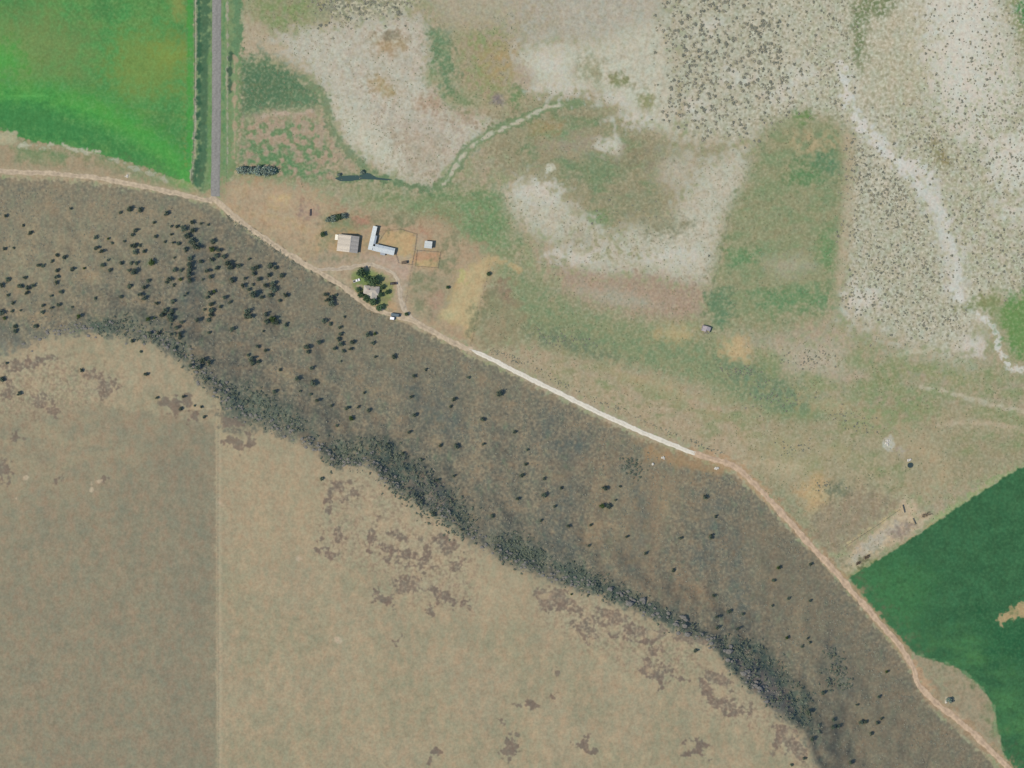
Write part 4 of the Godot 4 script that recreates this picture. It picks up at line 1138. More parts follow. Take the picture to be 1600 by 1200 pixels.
func trunk_mesh(seed_: int, h: float, r0: float, limbs: int, spread: float) -> ArrayMesh:
	var r := RandomNumberGenerator.new()
	r.seed = seed_
	var st := begin()
	tube(st, Vector3(0, -0.4, 0), Vector3(0.05, h * 0.45, 0.03), r0, r0 * 0.7)
	tube(st, Vector3(0.05, h * 0.45, 0.03), Vector3(0.0, h * 0.85, 0.1), r0 * 0.7, r0 * 0.25)
	for i in limbs:
		var a := TAU * i / limbs + r.randf()
		var y := h * r.randf_range(0.25, 0.55)
		tube(st, Vector3(0.03, y, 0.02), Vector3(cos(a) * spread, y + h * 0.28, sin(a) * spread), r0 * 0.45, r0 * 0.15, 5)
	return done(st)

func leaf_mat(rough := 0.9) -> StandardMaterial3D:
	var m := StandardMaterial3D.new()
	m.vertex_color_use_as_albedo = true
	m.roughness = rough
	m.metallic_specular = 0.2
	m.cull_mode = BaseMaterial3D.CULL_DISABLED
	return m

# ---------------------------------------------------------------- buildings
func roof_slope(parent: Node, x0: float, x1: float, y0: float, y1: float, z0: float, z1: float, mats: Array, seed_: int, sheet := 1.0):
	# sheets of roofing side by side along z, from the eave (x0, y0) to the ridge (x1, y1)
	var r := RandomNumberGenerator.new()
	r.seed = seed_
	var n := maxi(1, int(round((z1 - z0) / sheet)))
	for i in n:
		var a := z0 + (z1 - z0) * i / n + 0.01
		var b := z0 + (z1 - z0) * (i + 1) / n - 0.01
		var up := r.randf_range(0.0, 0.015)
		var st := begin()
		slab(st, Vector3(x0, y0 + up, a), Vector3(x1, y1 + up, a), Vector3(x1, y1 + up, b), Vector3(x0, y0 + up, b), 0.05)
		# two raised ribs on each sheet
		for k in [0.25, 0.75]:
			var z := lerpf(a, b, k)
			slab(st, Vector3(x0, y0 + up + 0.035, z - 0.03), Vector3(x1, y1 + up + 0.035, z - 0.03), Vector3(x1, y1 + up + 0.035, z + 0.03), Vector3(x0, y0 + up + 0.035, z + 0.03), 0.03)
		part("roof_sheet", done(st), mats[r.randi() % mats.size()], parent)

func wall(parent: Node, a: Vector2, b: Vector2, h: float, mat: Material, peak := 0.0, peak_at := 0.5):
	# a standing wall 0.15 m thick from a to b (local x, z), with a gable of the given rise
	var d := (b - a).normalized()
	var n := Vector2(-d.y, d.x) * 0.075
	var st := begin()
	var prof := [[0.0, -0.5], [1.0, -0.5], [1.0, h], [0.0, h]]
	if peak > 0.0:
		prof = [[0.0, -0.5], [1.0, -0.5], [1.0, h], [peak_at, h + peak], [0.0, h]]
	var f := []
	var k := []
	for p in prof:
		var c := a.lerp(b, p[0])
		f.append(Vector3(c.x + n.x, p[1], c.y + n.y))
		k.append(Vector3(c.x - n.x, p[1], c.y - n.y))
	for i in range(1, prof.size() - 1):
		tri(st, f[0], f[i], f[i + 1])
		tri(st, k[0], k[i + 1], k[i])
	for i in prof.size():
		var j := (i + 1) % prof.size()
		quad(st, f[i], k[i], k[j], f[j])
	part("wall", done(st), mat, parent)

func opening(parent: Node, called: String, c: Vector3, w: float, h: float, turn: float, mat: Material, frame: Material):
	# a door or window set 4 cm proud of its wall, with a frame
	var b := Basis(Vector3.UP, turn)
	var st := begin()
	box(st, c, Vector3(w, h, 0.08), b)
	var o := part(called, done(st), mat, parent)
	var s2 := begin()
	for s in [-1, 1]:
		box(s2, c + b * Vector3(s * (w * 0.5 + 0.05), 0, 0.01), Vector3(0.1, h + 0.2, 0.12), b)
		box(s2, c + b * Vector3(0, s * (h * 0.5 + 0.05), 0.01), Vector3(w - 0.002, 0.1, 0.12), b)
	part("frame", done(s2), frame, o)

func build_barn():
	var p := ground_at(544, 381)
	var o := thing("barn", "large weathered gable barn with pale sheet-metal roof", "barn", p, -7)
	var wood := weathered(0.20, 0.16, 0.13, 0.95, 0.3, 0.4, 51)
	var pale := [weathered(0.40, 0.365, 0.305, 0.9, 0.16, 0.25, 52), weathered(0.36, 0.33, 0.275, 0.9, 0.18, 0.25, 53), weathered(0.44, 0.40, 0.33, 0.9, 0.14, 0.25, 54)]
	# ridge runs north-south, well east of the middle; a long lean-to slope faces west
	wall(o, Vector2(-7.6, -6.2), Vector2(-7.6, 6.2), 2.9, wood)
	wall(o, Vector2(7.6, 6.2), Vector2(7.6, -6.2), 3.2, wood)
	wall(o, Vector2(-7.6, 6.2), Vector2(7.6, 6.2), 2.9, wood, 3.3, 0.62)
	wall(o, Vector2(7.6, -6.2), Vector2(-7.6, -6.2), 2.9, wood, 3.3, 0.38)
	roof_slope(o, -8.2, 1.84, 2.85, 6.35, -6.6, 6.6, pale, 1)
	roof_slope(o, 8.2, 1.86, 3.0, 6.35, -6.6, 6.6, pale, 2)
	var st := begin()
	slab(st, Vector3(1.55, 6.40, -6.65), Vector3(2.15, 6.40, -6.65), Vector3(2.15, 6.40, 6.65), Vector3(1.55, 6.40, 6.65), 0.06)
	part("ridge_cap", done(st), pale[0], o)
	opening(o, "door", Vector3(0.6, 1.5, 6.32), 3.6, 3.0, 0, paint(0.13, 0.10, 0.08), wood)
	opening(o, "hay_door", Vector3(1.6, 4.3, 6.32), 1.2, 1.1, 0, paint(0.10, 0.08, 0.07), wood)
	opening(o, "door", Vector3(7.72, 1.3, 1.0), 2.4, 2.6, PI / 2, paint(0.12, 0.10, 0.08), wood)
	# cream tin lean-to at the north-west corner
	var q := ground_at(527.5, 371)
	var s := thing("lean_to_shed", "small cream lean-to on the north-west corner of the barn", "shed", q, -7)
	var cream := [weathered(0.62, 0.60, 0.50, 0.8, 0.08, 0.3, 57)]
	wall(s, Vector2(-1.5, -1.8), Vector2(-1.5, 1.8), 1.9, wood)
	wall(s, Vector2(-1.5, 1.8), Vector2(0.4, 1.8), 1.9, wood)
	wall(s, Vector2(0.4, -1.8), Vector2(-1.5, -1.8), 1.9, wood)
	roof_slope(s, -1.9, 0.42, 1.95, 2.6, -2.1, 2.1, cream, 3)

func build_long_shed():
	var c := ground_at(580, 385)
	var o := thing("livestock_shed", "L-shaped open livestock shed with pale blue-grey metal roof", "shed", c, -13)
	var tin := [weathered(0.43, 0.475, 0.48, 0.6, 0.10, 0.22, 61), weathered(0.40, 0.445, 0.455, 0.6, 0.12, 0.22, 62), weathered(0.42, 0.46, 0.465, 0.6, 0.08, 0.22, 63)]
	var board := weathered(0.19, 0.155, 0.125, 0.95, 0.3, 0.4, 66)
	# north wing: along -z from the corner; single pitch down to the west, short dark pitch on the yard side
	wall(o, Vector2(-1.6, 2.6), Vector2(-1.6, -15.6), 2.5, board)
	wall(o, Vector2(-1.6, -15.6), Vector2(2.4, -15.6), 2.5, board, 0.7, 0.75)
	roof_slope(o, -2.0, 1.4, 2.5, 3.3, -16.0, 2.9, tin, 4)
	roof_slope(o, 2.9, 1.42, 2.35, 3.3, -9.0, -2.2, tin, 5)
	for i in 5:
		var st := begin()
		box(st, Vector3(2.5 if i > 0 and i < 4 else 1.3, 1.1, -14.8 + i * 3.1), Vector3(0.2, 3.2, 0.2))
		part("post", done(st), board, o)
	# east wing: along +x
	wall(o, Vector2(-1.6, 2.6), Vector2(18.4, 2.6), 2.5, board)
	wall(o, Vector2(18.4, 2.6), Vector2(18.4, -2.2), 2.5, board, 0.6, 0.4)
	for i in 6:
		var st := begin()
		box(st, Vector3(3.0 + i * 3.0, 1.1, -2.1), Vector3(0.2, 3.2, 0.2))
		part("post", done(st), board, o)
	var wing := Node3D.new()
	wing.name = "east_wing_roof"
	o.add_child(wing)
	wing.rotation.y = PI / 2
	# in the turned frame x' runs along -z and z' along +x of the shed
	roof_slope(wing, -3.0, 0.6, 2.55, 3.36, 1.5, 18.8, tin, 6)
	roof_slope(wing, 2.6, 0.62, 2.72, 3.36, 3.0, 18.8, tin, 7)
	opening(o, "door", Vector3(6.0, 1.2, 2.72), 1.6, 2.2, 0, paint(0.16, 0.12, 0.10), board)
	# low slate-blue annex on its south side
	var a := begin()
	slab(a, Vector3(8.2, 2.05, 2.75), Vector3(12.0, 2.05, 2.75), Vector3(12.0, 1.7, 4.6), Vector3(8.2, 1.7, 4.6), 0.08)
	part("annex_roof", done(a), weathered(0.24, 0.27, 0.30, 0.65, 0.14, 0.22, 64), o)
	for x in [8.4, 11.8]:
		var st := begin()
		box(st, Vector3(x, 0.6, 4.4), Vector3(0.15, 2.1, 0.15))
		part("annex_post", done(st), board, o)

func build_small_shed():
	var o := thing("tin_shed", "small square tin-roofed shed beside the red-soil corral", "shed", ground_at(669.5, 382.5), -7)
	var tin := [weathered(0.38, 0.41, 0.405, 0.6, 0.10, 0.25, 71), weathered(0.35, 0.385, 0.385, 0.6, 0.1, 0.25, 72)]
	var board := weathered(0.18, 0.15, 0.13, 0.95, 0.3, 0.4, 73)
	wall(o, Vector2(-2.6, -2.4), Vector2(-2.6, 2.4), 2.5, board)
	wall(o, Vector2(2.6, 2.4), Vector2(2.6, -2.4), 3.4, board)
	wall(o, Vector2(-2.6, 2.4), Vector2(2.6, 2.4), 2.5, board, 0.9, 1.0)
	wall(o, Vector2(2.6, -2.4), Vector2(-2.6, -2.4), 2.5, board, 0.9, 0.0)
	roof_slope(o, -3.1, 2.9, 2.5, 3.55, -2.8, 2.8, tin, 8)
	opening(o, "door", Vector3(0, 1.1, 2.52), 1.2, 2.0, 0, paint(0.12, 0.10, 0.09), board)

func hip(parent: Node, x0: float, x1: float, z0: float, z1: float, y0: float, y1: float, inset: float, mat: Material):
	# four roof faces with the ridge along x
	var zm := (z0 + z1) * 0.5
	var r0 := Vector3(x0 + inset, y1, zm)
	var r1 := Vector3(x1 - inset, y1, zm)
	var a := Vector3(x0, y0, z0)
	var b := Vector3(x1, y0, z0)
	var c := Vector3(x1, y0, z1)
	var d := Vector3(x0, y0, z1)
	for f in [[a, b, r1, r0], [b, c, r1], [c, d, r0, r1], [d, a, r0]]:
		var st := begin()
		var t := Vector3(0, -0.12, 0)
		for i in range(1, f.size() - 1):
			tri(st, f[0], f[i], f[i + 1])
			tri(st, f[0] + t, f[i + 1] + t, f[i] + t)
		quad(st, f[0], f[0] + t, f[1] + t, f[1])
		part("roof_face", done(st), mat, parent)

func build_house():
	var o := thing("house", "grey-beige roofed farmhouse among garden trees", "house", ground_at(580.5, 454), -6)
	var shingle := weathered(0.355, 0.325, 0.275, 0.95, 0.16, 0.35, 81)
	var shingle2 := weathered(0.39, 0.36, 0.295, 0.95, 0.14, 0.35, 82)
	var siding := weathered(0.62, 0.60, 0.55, 0.85, 0.06, 0.3, 83)
	var trim := paint(0.70, 0.69, 0.66, 0.6)
	var glass := paint(0.03, 0.035, 0.04, 0.08)
	for w in [[Vector2(-5.6, -3.0), Vector2(-5.6, 2.6)], [Vector2(-5.6, 2.6), Vector2(5.6, 2.6)], [Vector2(5.6, 2.6), Vector2(5.6, -3.0)], [Vector2(5.6, -3.0), Vector2(-5.6, -3.0)]]:
		wall(o, w[0], w[1], 2.6, siding)
	hip(o, -6.2, 6.2, -3.6, 3.2, 2.6, 4.5, 3.2, shingle)
	# south wing with a gable
	wall(o, Vector2(-2.9, 2.68), Vector2(-2.9, 6.0), 2.4, siding)
	wall(o, Vector2(-2.9, 6.0), Vector2(4.3, 6.0), 2.4, siding, 1.3)
	wall(o, Vector2(4.3, 6.0), Vector2(4.3, 2.68), 2.4, siding)
	roof_slope(o, -3.4, 0.69, 2.35, 3.85, 1.2, 6.5, [shingle2], 9, 5.3)
	roof_slope(o, 4.8, 0.71, 2.35, 3.85, 1.2, 6.5, [shingle2], 10, 5.3)
	var st := begin()
	box(st, Vector3(-2.2, 4.3, -0.6), Vector3(0.7, 2.0, 0.7))
	part("chimney", done(st), weathered(0.30, 0.17, 0.13, 0.95, 0.2, 1.0, 84), o)
	opening(o, "door", Vector3(0.7, 1.05, 6.12), 1.0, 2.1, 0, paint(0.22, 0.10, 0.07, 0.6), trim)
	for x in [-1.6, 3.0]:
		opening(o, "window", Vector3(x, 1.5, 6.12), 1.2, 1.1, 0, glass, trim)
	for x in [-3.8, 0.0, 3.6]:
		opening(o, "window", Vector3(x, 1.5, -3.12), 1.3, 1.1, PI, glass, trim)
	opening(o, "window", Vector3(-5.72, 1.5, 0), 1.3, 1.1, -PI / 2, glass, trim)
	opening(o, "window", Vector3(5.72, 1.5, 0), 1.3, 1.1, PI / 2, glass, trim)

func build_ruin():
	var o := thing("ruined_shack", "ruined grey board shack with sagging roof alone in the meadow", "shack", ground_at(1103, 514), -18)
	var board := weathered(0.24, 0.215, 0.22, 0.95, 0.3, 0.5, 91)
	var old := [weathered(0.30, 0.275, 0.285, 0.95, 0.25, 0.4, 92), weathered(0.27, 0.25, 0.25, 0.95, 0.25, 0.4, 93)]
	wall(o, Vector2(-3.2, -2.0), Vector2(-3.2, 2.0), 1.7, board)
	wall(o, Vector2(-3.2, -2.0), Vector2(3.2, -2.0), 2.2, board)
	wall(o, Vector2(3.2, -2.0), Vector2(3.2, 2.0), 2.0, board)
	roof_slope(o, -3.4, 0.4, 1.2, 2.6, -2.3, 2.2, old, 12, 0.8)
	roof_slope(o, 3.4, 0.42, 2.0, 2.6, -2.3, 1.0, old, 13, 0.8)
	var st := begin()
	for i in 5:
		box(st, Vector3(-0.5 + i * 0.7, 0.25 + 0.05 * i, 2.6), Vector3(0.18, 0.1, 2.6), Basis(Vector3.UP, 0.4 * i - 0.6))
	part("fallen_board", done(st), board, o)

# ---------------------------------------------------------------- vehicles and farm gear
func wheel(parent: Node, at: Vector3, r: float):
	var st := begin()
	tube(st, at - Vector3(0, 0, 0.11), at + Vector3(0, 0, 0.11), r, r, 12)
	var t := part("wheel", done(st), paint(0.02, 0.02, 0.02, 0.9), parent)
	var s2 := begin()
	tube(s2, at - Vector3(0, 0, 0.125), at + Vector3(0, 0, 0.125), r * 0.55, r * 0.55, 10)
	part("rim", done(s2), paint(0.45, 0.45, 0.46, 0.35, 0.7), t)

func pickup(label: String, at: Vector3, turn: float, body: Material):
	var o := thing("pickup_truck", label, "truck", at, turn)
	var glass := paint(0.025, 0.03, 0.035, 0.06)
	# body profile (x forward, y up) swept across the width, narrowed at the roof
	var st := begin()
	sweep(st, [[-2.7, 0.45], [-2.7, 1.05], [2.55, 1.0], [2.72, 0.85], [2.72, 0.45]], 0.95, 0.95)
	part("body", done(st), body, o)
	var cab := begin()
	sweep(cab, [[-0.55, 1.05], [-0.42, 1.78], [0.75, 1.78], [1.35, 1.04]], 0.90, 0.78)
	var c := part("cab", done(cab), body, o)
	for g in [[Vector3(1.09, 1.42, 0), Vector3(0.03, 0.66, 1.45), -0.68], [Vector3(-0.5, 1.42, 0), Vector3(0.03, 0.5, 1.4), 0.18]]:
		var s := begin()
		box(s, g[0], g[1], Basis(Vector3.BACK, -g[2] if g[2] < 0 else g[2]))
		part("windscreen", done(s), glass, c)
	for z in [-1, 1]:
		var s := begin()
		box(s, Vector3(0.2, 1.43, z * 0.86), Vector3(1.1, 0.42, 0.03), Basis(Vector3.RIGHT, z * 0.16))
		part("side_window", done(s), glass, c)
	var bed := begin()
	box(bed, Vector3(-1.65, 1.06, 0), Vector3(1.9, 0.03, 1.6))
	part("load_bed", done(bed), paint(0.06, 0.06, 0.06), o)
	for z in [-1, 1]:
		var s := begin()
		box(s, Vector3(-1.65, 1.2, z * 0.88), Vector3(2.1, 0.32, 0.1))
		part("bed_side", done(s), body, o)
	var tail := begin()
	box(tail, Vector3(-2.68, 1.2, 0), Vector3(0.1, 0.32, 1.6))
	part("tailgate", done(tail), body, o)
	for z in [-1, 1]:
		var s := begin()
		box(s, Vector3(2.73, 0.8, z * 0.68), Vector3(0.06, 0.18, 0.34))
		part("headlight", done(s), paint(0.7, 0.7, 0.68, 0.15), o)
	var bump := begin()
	box(bump, Vector3(2.8, 0.5, 0), Vector3(0.16, 0.2, 1.8))
	part("bumper", done(bump), paint(0.4, 0.4, 0.4, 0.3, 0.8), o)
	for x in [-1.75, 1.75]:
		for z in [-0.86, 0.86]:
			wheel(o, Vector3(x, 0.38, z), 0.38)

func sweep(st: SurfaceTool, prof: Array, half: float, half_top: float):
	# a side profile (x, y) given depth; upper points draw in
	var ymin := 1e9
	var ymax := -1e9
	for p in prof:
		ymin = minf(ymin, p[1])
		ymax = maxf(ymax, p[1])
	var l := []
	var r := []
	for p in prof:
		var w := lerpf(half, half_top, (p[1] - ymin) / (ymax - ymin))
		l.append(Vector3(p[0], p[1], -w))
		r.append(Vector3(p[0], p[1], w))
	for i in range(1, prof.size() - 1):
		tri(st, l[0], l[i], l[i + 1])
		tri(st, r[0], r[i + 1], r[i])
	for i in prof.size():
		var j := (i + 1) % prof.size()
		quad(st, l[i], r[i], r[j], l[j])

func trailer(called: String, label: String, at: Vector3, turn: float, length: float, wide: float, tall: float, top: Material, side: Material):
	var o := thing(called, label, "trailer", at, turn)
	var h := length * 0.5
	var st := begin()
	sweep(st, [[-h, 0.5], [-h, tall - 0.1], [-h + 0.15, tall], [h - 0.4, tall], [h, tall - 0.5], [h, 0.5]], wide * 0.5, wide * 0.48)
	part("body", done(st), side, o)
	var rf := begin()
	box(rf, Vector3(-0.12, tall + 0.03, 0), Vector3(length - 0.5, 0.05, wide * 0.97))
	part("roof", done(rf), top, o)
	for z in [-1, 1]:
		var w := begin()
		box(w, Vector3(0, tall * 0.68, z * (wide * 0.49 + 0.01)), Vector3(length * 0.7, 0.35, 0.03))
		part("side_vent", done(w), paint(0.04, 0.04, 0.04, 0.4), o)
		for x in [-0.45, 0.45]:
			wheel(o, Vector3(x, 0.36, z * (wide * 0.5 + 0.02)), 0.36)
	var hitch := begin()
	tube(hitch, Vector3(h, 0.5, -0.5), Vector3(h + 1.3, 0.5, 0), 0.05, 0.05)
	tube(hitch, Vector3(h, 0.5, 0.5), Vector3(h + 1.3, 0.5, 0), 0.05, 0.05)
	tube(hitch, Vector3(h + 1.1, 0.0, 0), Vector3(h + 1.1, 0.6, 0), 0.04, 0.04)
	part("hitch", done(hitch), paint(0.08, 0.08, 0.08, 0.6, 0.5), o)

func rock_mesh(seed_: int, n := 7) -> ArrayMesh:
	var r := RandomNumberGenerator.new()
	r.seed = seed_
	var st := begin()
	var rings := []
	for j in 5:
		var row := []
		var a := PI * (j / 4.0)
		for i in n:
			var b := TAU * i / n
			var k := r.randf_range(0.8, 1.15)
			row.append(Vector3(cos(b) * sin(a) * k, cos(a) * 0.6 * r.randf_range(0.85, 1.1), sin(b) * sin(a) * k))
		rings.append(row)
	for j in 4:
		for i in n:
			quad(st, rings[j][i], rings[j][(i + 1) % n], rings[j + 1][(i + 1) % n], rings[j + 1][i])
	return done(st)

func fence(called: String, label: String, pts: Array, gap: float, tall: float, rails: int, thick: float, mat: Material, group := ""):
	var q := []
	for p in pts:
		var s := spot(p[0], p[1])
		q.append(s)
	var first := Vector3(q[0].x, height(q[0].x, q[0].y), q[0].y)
	var o := thing(called, label, "fence", first, 0.0, group)
	var r := RandomNumberGenerator.new()
	r.seed = hash(label)
	var posts := []
	for i in q.size() - 1:
		var n := maxi(1, int(round(q[i].distance_to(q[i + 1]) / gap)))
		for k in n + (1 if i == q.size() - 2 else 0):
			var p: Vector2 = q[i].lerp(q[i + 1], float(k) / n)
			posts.append(Vector3(p.x, fine_height(p.x, p.y), p.y) - first)
	var mesh_a := begin()
	tube(mesh_a, Vector3(0, -0.5, 0), Vector3(0.02, tall + 0.12, 0.02), 0.09, 0.07, 6)
	var pm := done(mesh_a)
	for p in posts:
		var m := part("post", pm, mat, o)
		m.position = p
		m.rotation.y = r.randf() * TAU
	for i in posts.size() - 1:
		var st := begin()
		for k in rails:
			var y := tall * (k + 0.6) / rails
			if thick > 0.02:
				var d: Vector3 = posts[i + 1] - posts[i]
				var b := Basis.looking_at(d.normalized(), Vector3.UP)
				box(st, (posts[i] + posts[i + 1]) * 0.5 + Vector3(0, y, 0) + b.x * 0.1, Vector3(0.04, thick, d.length()), b)
			else:
				tube(st, posts[i] + Vector3(0, y, 0), posts[i + 1] + Vector3(0, y, 0), thick, thick, 3)
		part("rail" if thick > 0.02 else "wire", done(st), mat, o)

# ---------------------------------------------------------------- everything that stands on the land
func build_objects():
	build_barn()
	build_long_shed()
	build_small_shed()
	build_house()
	build_ruin()
	build_gear()
	build_fences()
	build_junipers()
	build_garden_trees()
	build_scrub()

func build_gear():
	pickup("white pickup truck parked on the west side of the house", ground_at(557, 438.5), 18, paint(0.78, 0.78, 0.76, 0.3))
	pickup("dark brown pickup truck parked by the driveway east of the house", ground_at(615, 443), 4, paint(0.055, 0.04, 0.032, 0.35))
	trailer("stock_trailer", "dark brown stock trailer beside the yellow corral", ground_at(632, 410), 8, 4.4, 2.1, 2.2, paint(0.10, 0.075, 0.05), paint(0.07, 0.055, 0.04))
	trailer("camper_trailer", "long dark teal camper trailer beside the dirt road", ground_at(617.5, 492.3), -8, 6.4, 2.3, 2.6, weathered(0.08, 0.115, 0.13, 0.6, 0.2, 0.4, 101), paint(0.10, 0.14, 0.15, 0.5))
	trailer("box_trailer", "short white box trailer beside the teal camper", ground_at(613, 497.5), -8, 3.4, 2.1, 2.2, paint(0.78, 0.79, 0.79, 0.4), paint(0.72, 0.73, 0.73, 0.4))
	var iron := paint(0.05, 0.045, 0.05, 0.7, 0.4)
	var t := thing("feed_trough", "long narrow dark feed trough on the bare ground west of the barn", "trough", ground_at(485, 332), 88)
	var st := begin()
	sweep(st, [[-2.6, 0.3], [-2.6, 0.85], [2.6, 0.85], [2.6, 0.3]], 0.32, 0.5)
	part("basin", done(st), iron, t)
	for x in [-2.2, 0.0, 2.2]:
		var s := begin()
		for z in [-0.35, 0.35]:
			box(s, Vector3(x, 0.2, z), Vector3(0.12, 0.6, 0.12))
		part("leg", done(s), iron, t)
	var tank := thing("stock_tank", "round dark green stock tank south of the small pale rock heap", "tank", ground_at(1422, 727), 0)
	var rim_st := begin()
	for i in 20:
		var a := TAU * i / 20
		var b := TAU * (i + 1) / 20
		var p := Vector3(cos(a), 0, sin(a))
		var q := Vector3(cos(b), 0, sin(b))
		quad(rim_st, p * 2.1, p * 2.1 + Vector3.UP * 0.7, q * 2.1 + Vector3.UP * 0.7, q * 2.1)
		quad(rim_st, p * 1.95 + Vector3.UP * 0.7, p * 1.95, q * 1.95, q * 1.95 + Vector3.UP * 0.7)
		quad(rim_st, p * 2.1 + Vector3.UP * 0.7, p * 1.95 + Vector3.UP * 0.7, q * 1.95 + Vector3.UP * 0.7, q * 2.1 + Vector3.UP * 0.7)
	part("rim", done(rim_st), paint(0.10, 0.13, 0.11, 0.5, 0.4), tank)
	var wat := begin()
	for i in 20:
		var a := TAU * i / 20
		var b := TAU * (i + 1) / 20
		tri(wat, Vector3(0, 0.55, 0), Vector3(cos(a) * 1.94, 0.55, sin(a) * 1.94), Vector3(cos(b) * 1.94, 0.55, sin(b) * 1.94))
	part("water", done(wat), paint(0.03, 0.045, 0.04, 0.1), tank)
	# rock heaps and single pale rocks
	var pale := weathered(0.46, 0.44, 0.38, 0.95, 0.15, 0.6, 103)
	var rocks := [rock_mesh(1), rock_mesh(2), rock_mesh(3)]
	for h in [[1387, 693, 11, 2.0, 2.8, "large pale rock heap in the dry meadow north of the stack yard"], [1421, 718, 6, 1.2, 1.4, "small pale rock heap beside the round stock tank"], [1037, 716, 6, 2.0, 1.0, "pale rock heap just below the end of the white gravel road"], [1119, 733, 5, 1.8, 0.9, "pale rock heap below the bend of the orange road"], [198, 275, 4, 1.1, 0.7, "pale rock heap between the dirt track and the green field"], [1478, 1096, 4, 1.0, 1.0, "pale rock heap beside the orange road and the lone grey shrub"]]:
		var o := thing("rock_heap", h[5], "rocks", ground_at(h[0], h[1]), 0)
		for i in h[2]:
			var m := part("rock", rocks[i % 3], pale, o)
			var s := rng.randf_range(0.5, 1.0)
			m.position = Vector3(rng.randf_range(-1, 1) * h[3], s * 0.25, rng.randf_range(-1, 1) * h[4])
			m.scale = Vector3(s, s * 0.8, s)
			m.rotation.y = rng.randf() * TAU
	single("boulder", rocks[0], pale, "single pale boulder on the slope west of the pale rock heap", "boulder", ground_at(1020, 725) + Vector3(0, 0.3, 0), 20).scale = Vector3.ONE * 1.1
	# brush piles along the stack yard
	var twig := weathered(0.11, 0.085, 0.06, 0.95, 0.3, 1.0, 104)
	for h in [[1355, 870, 2.4, 1.1, 25, "dark brush pile at the south edge of the stack yard"], [1341, 880, 1.4, 0.8, 30, "small brush pile beside the larger one in the stack yard"], [1448, 804, 4.0, 1.2, 20, "long dark brush pile at the north corner of the dark green field"]]:
		var s := begin()
		for i in 70:
			var c := Vector3(rng.randf_range(-1, 1) * h[2], rng.randf_range(0.05, 0.9), rng.randf_range(-1, 1) * h[3])
			var d := Vector3(rng.randfn(), rng.randfn() * 0.3, rng.randfn() * 0.6).normalized() * rng.randf_range(0.6, 1.3)
			tube(s, c - d, c + d, 0.09, 0.03, 4)
		single("brush_pile", done(s), twig, h[5], "brush pile", ground_at(h[0], h[1]), h[4])

func build_fences():
	var board := weathered(0.25, 0.215, 0.165, 0.95, 0.3, 0.8, 111)
	var grey := weathered(0.22, 0.19, 0.155, 0.95, 0.3, 0.8, 112)
	fence("corral_fence", "board fence round the yellow corral beside the L-shaped shed", [[592, 376], [602, 361], [625, 358], [651, 366], [648, 390], [643, 414], [622, 411], [618, 398]], 2.6, 1.3, 3, 0.10, board)
	fence("corral_fence", "board fence round the red-soil corral below the small tin shed", [[651, 391], [688, 394], [684, 419], [648, 416], [651, 391]], 2.6, 1.3, 3, 0.10, board)
	fence("pasture_fence", "post fence from the yellow corral down to the dirt road", [[643, 416], [638, 445], [632, 480]], 4.0, 1.3, 3, 0.014, grey)
	fence("pasture_fence", "post fence between golden grass strip and green meadow", [[765, 405], [759, 440], [746, 490], [735, 540]], 4.0, 1.3, 3, 0.014, grey)
	fence("pasture_fence", "wire fence on the west verge of the farm road", [[306, -20], [307, 60], [306, 150], [303, 230], [300, 288]], 5.0, 1.2, 3, 0.012, grey)
	fence("pasture_fence", "wire fence on the east verge of the farm road", [[355, -20], [355, 100], [355, 200], [353, 288]], 5.0, 1.2, 3, 0.012, grey)
	fence("boundary_fence", "long wire fence along the grazing boundary on the plateau", [[340, 640], [340, 760], [340, 900], [341, 1050], [341, 1215]], 5.0, 1.2, 3, 0.012, grey)
	fence("meadow_fence", "wire fence between pale flat and green meadow strip", [[1140, 335], [1118, 430], [1100, 496]], 5.0, 1.2, 3, 0.012, grey)
	fence("stack_yard_fence", "pole fence on the north side of the stack yard", [[1318, 855], [1350, 834], [1380, 814], [1404, 797]], 3.0, 1.4, 3, 0.12, board)
	fence("yard_gate", "short dark board gate at the top of the stack yard", [[1410, 789], [1413, 801]], 2.0, 1.7, 6, 0.22, board)
	fence("yard_gate", "short dark board gate next to the green field corner", [[1426, 810], [1430, 819]], 2.0, 1.7, 6, 0.20, board)

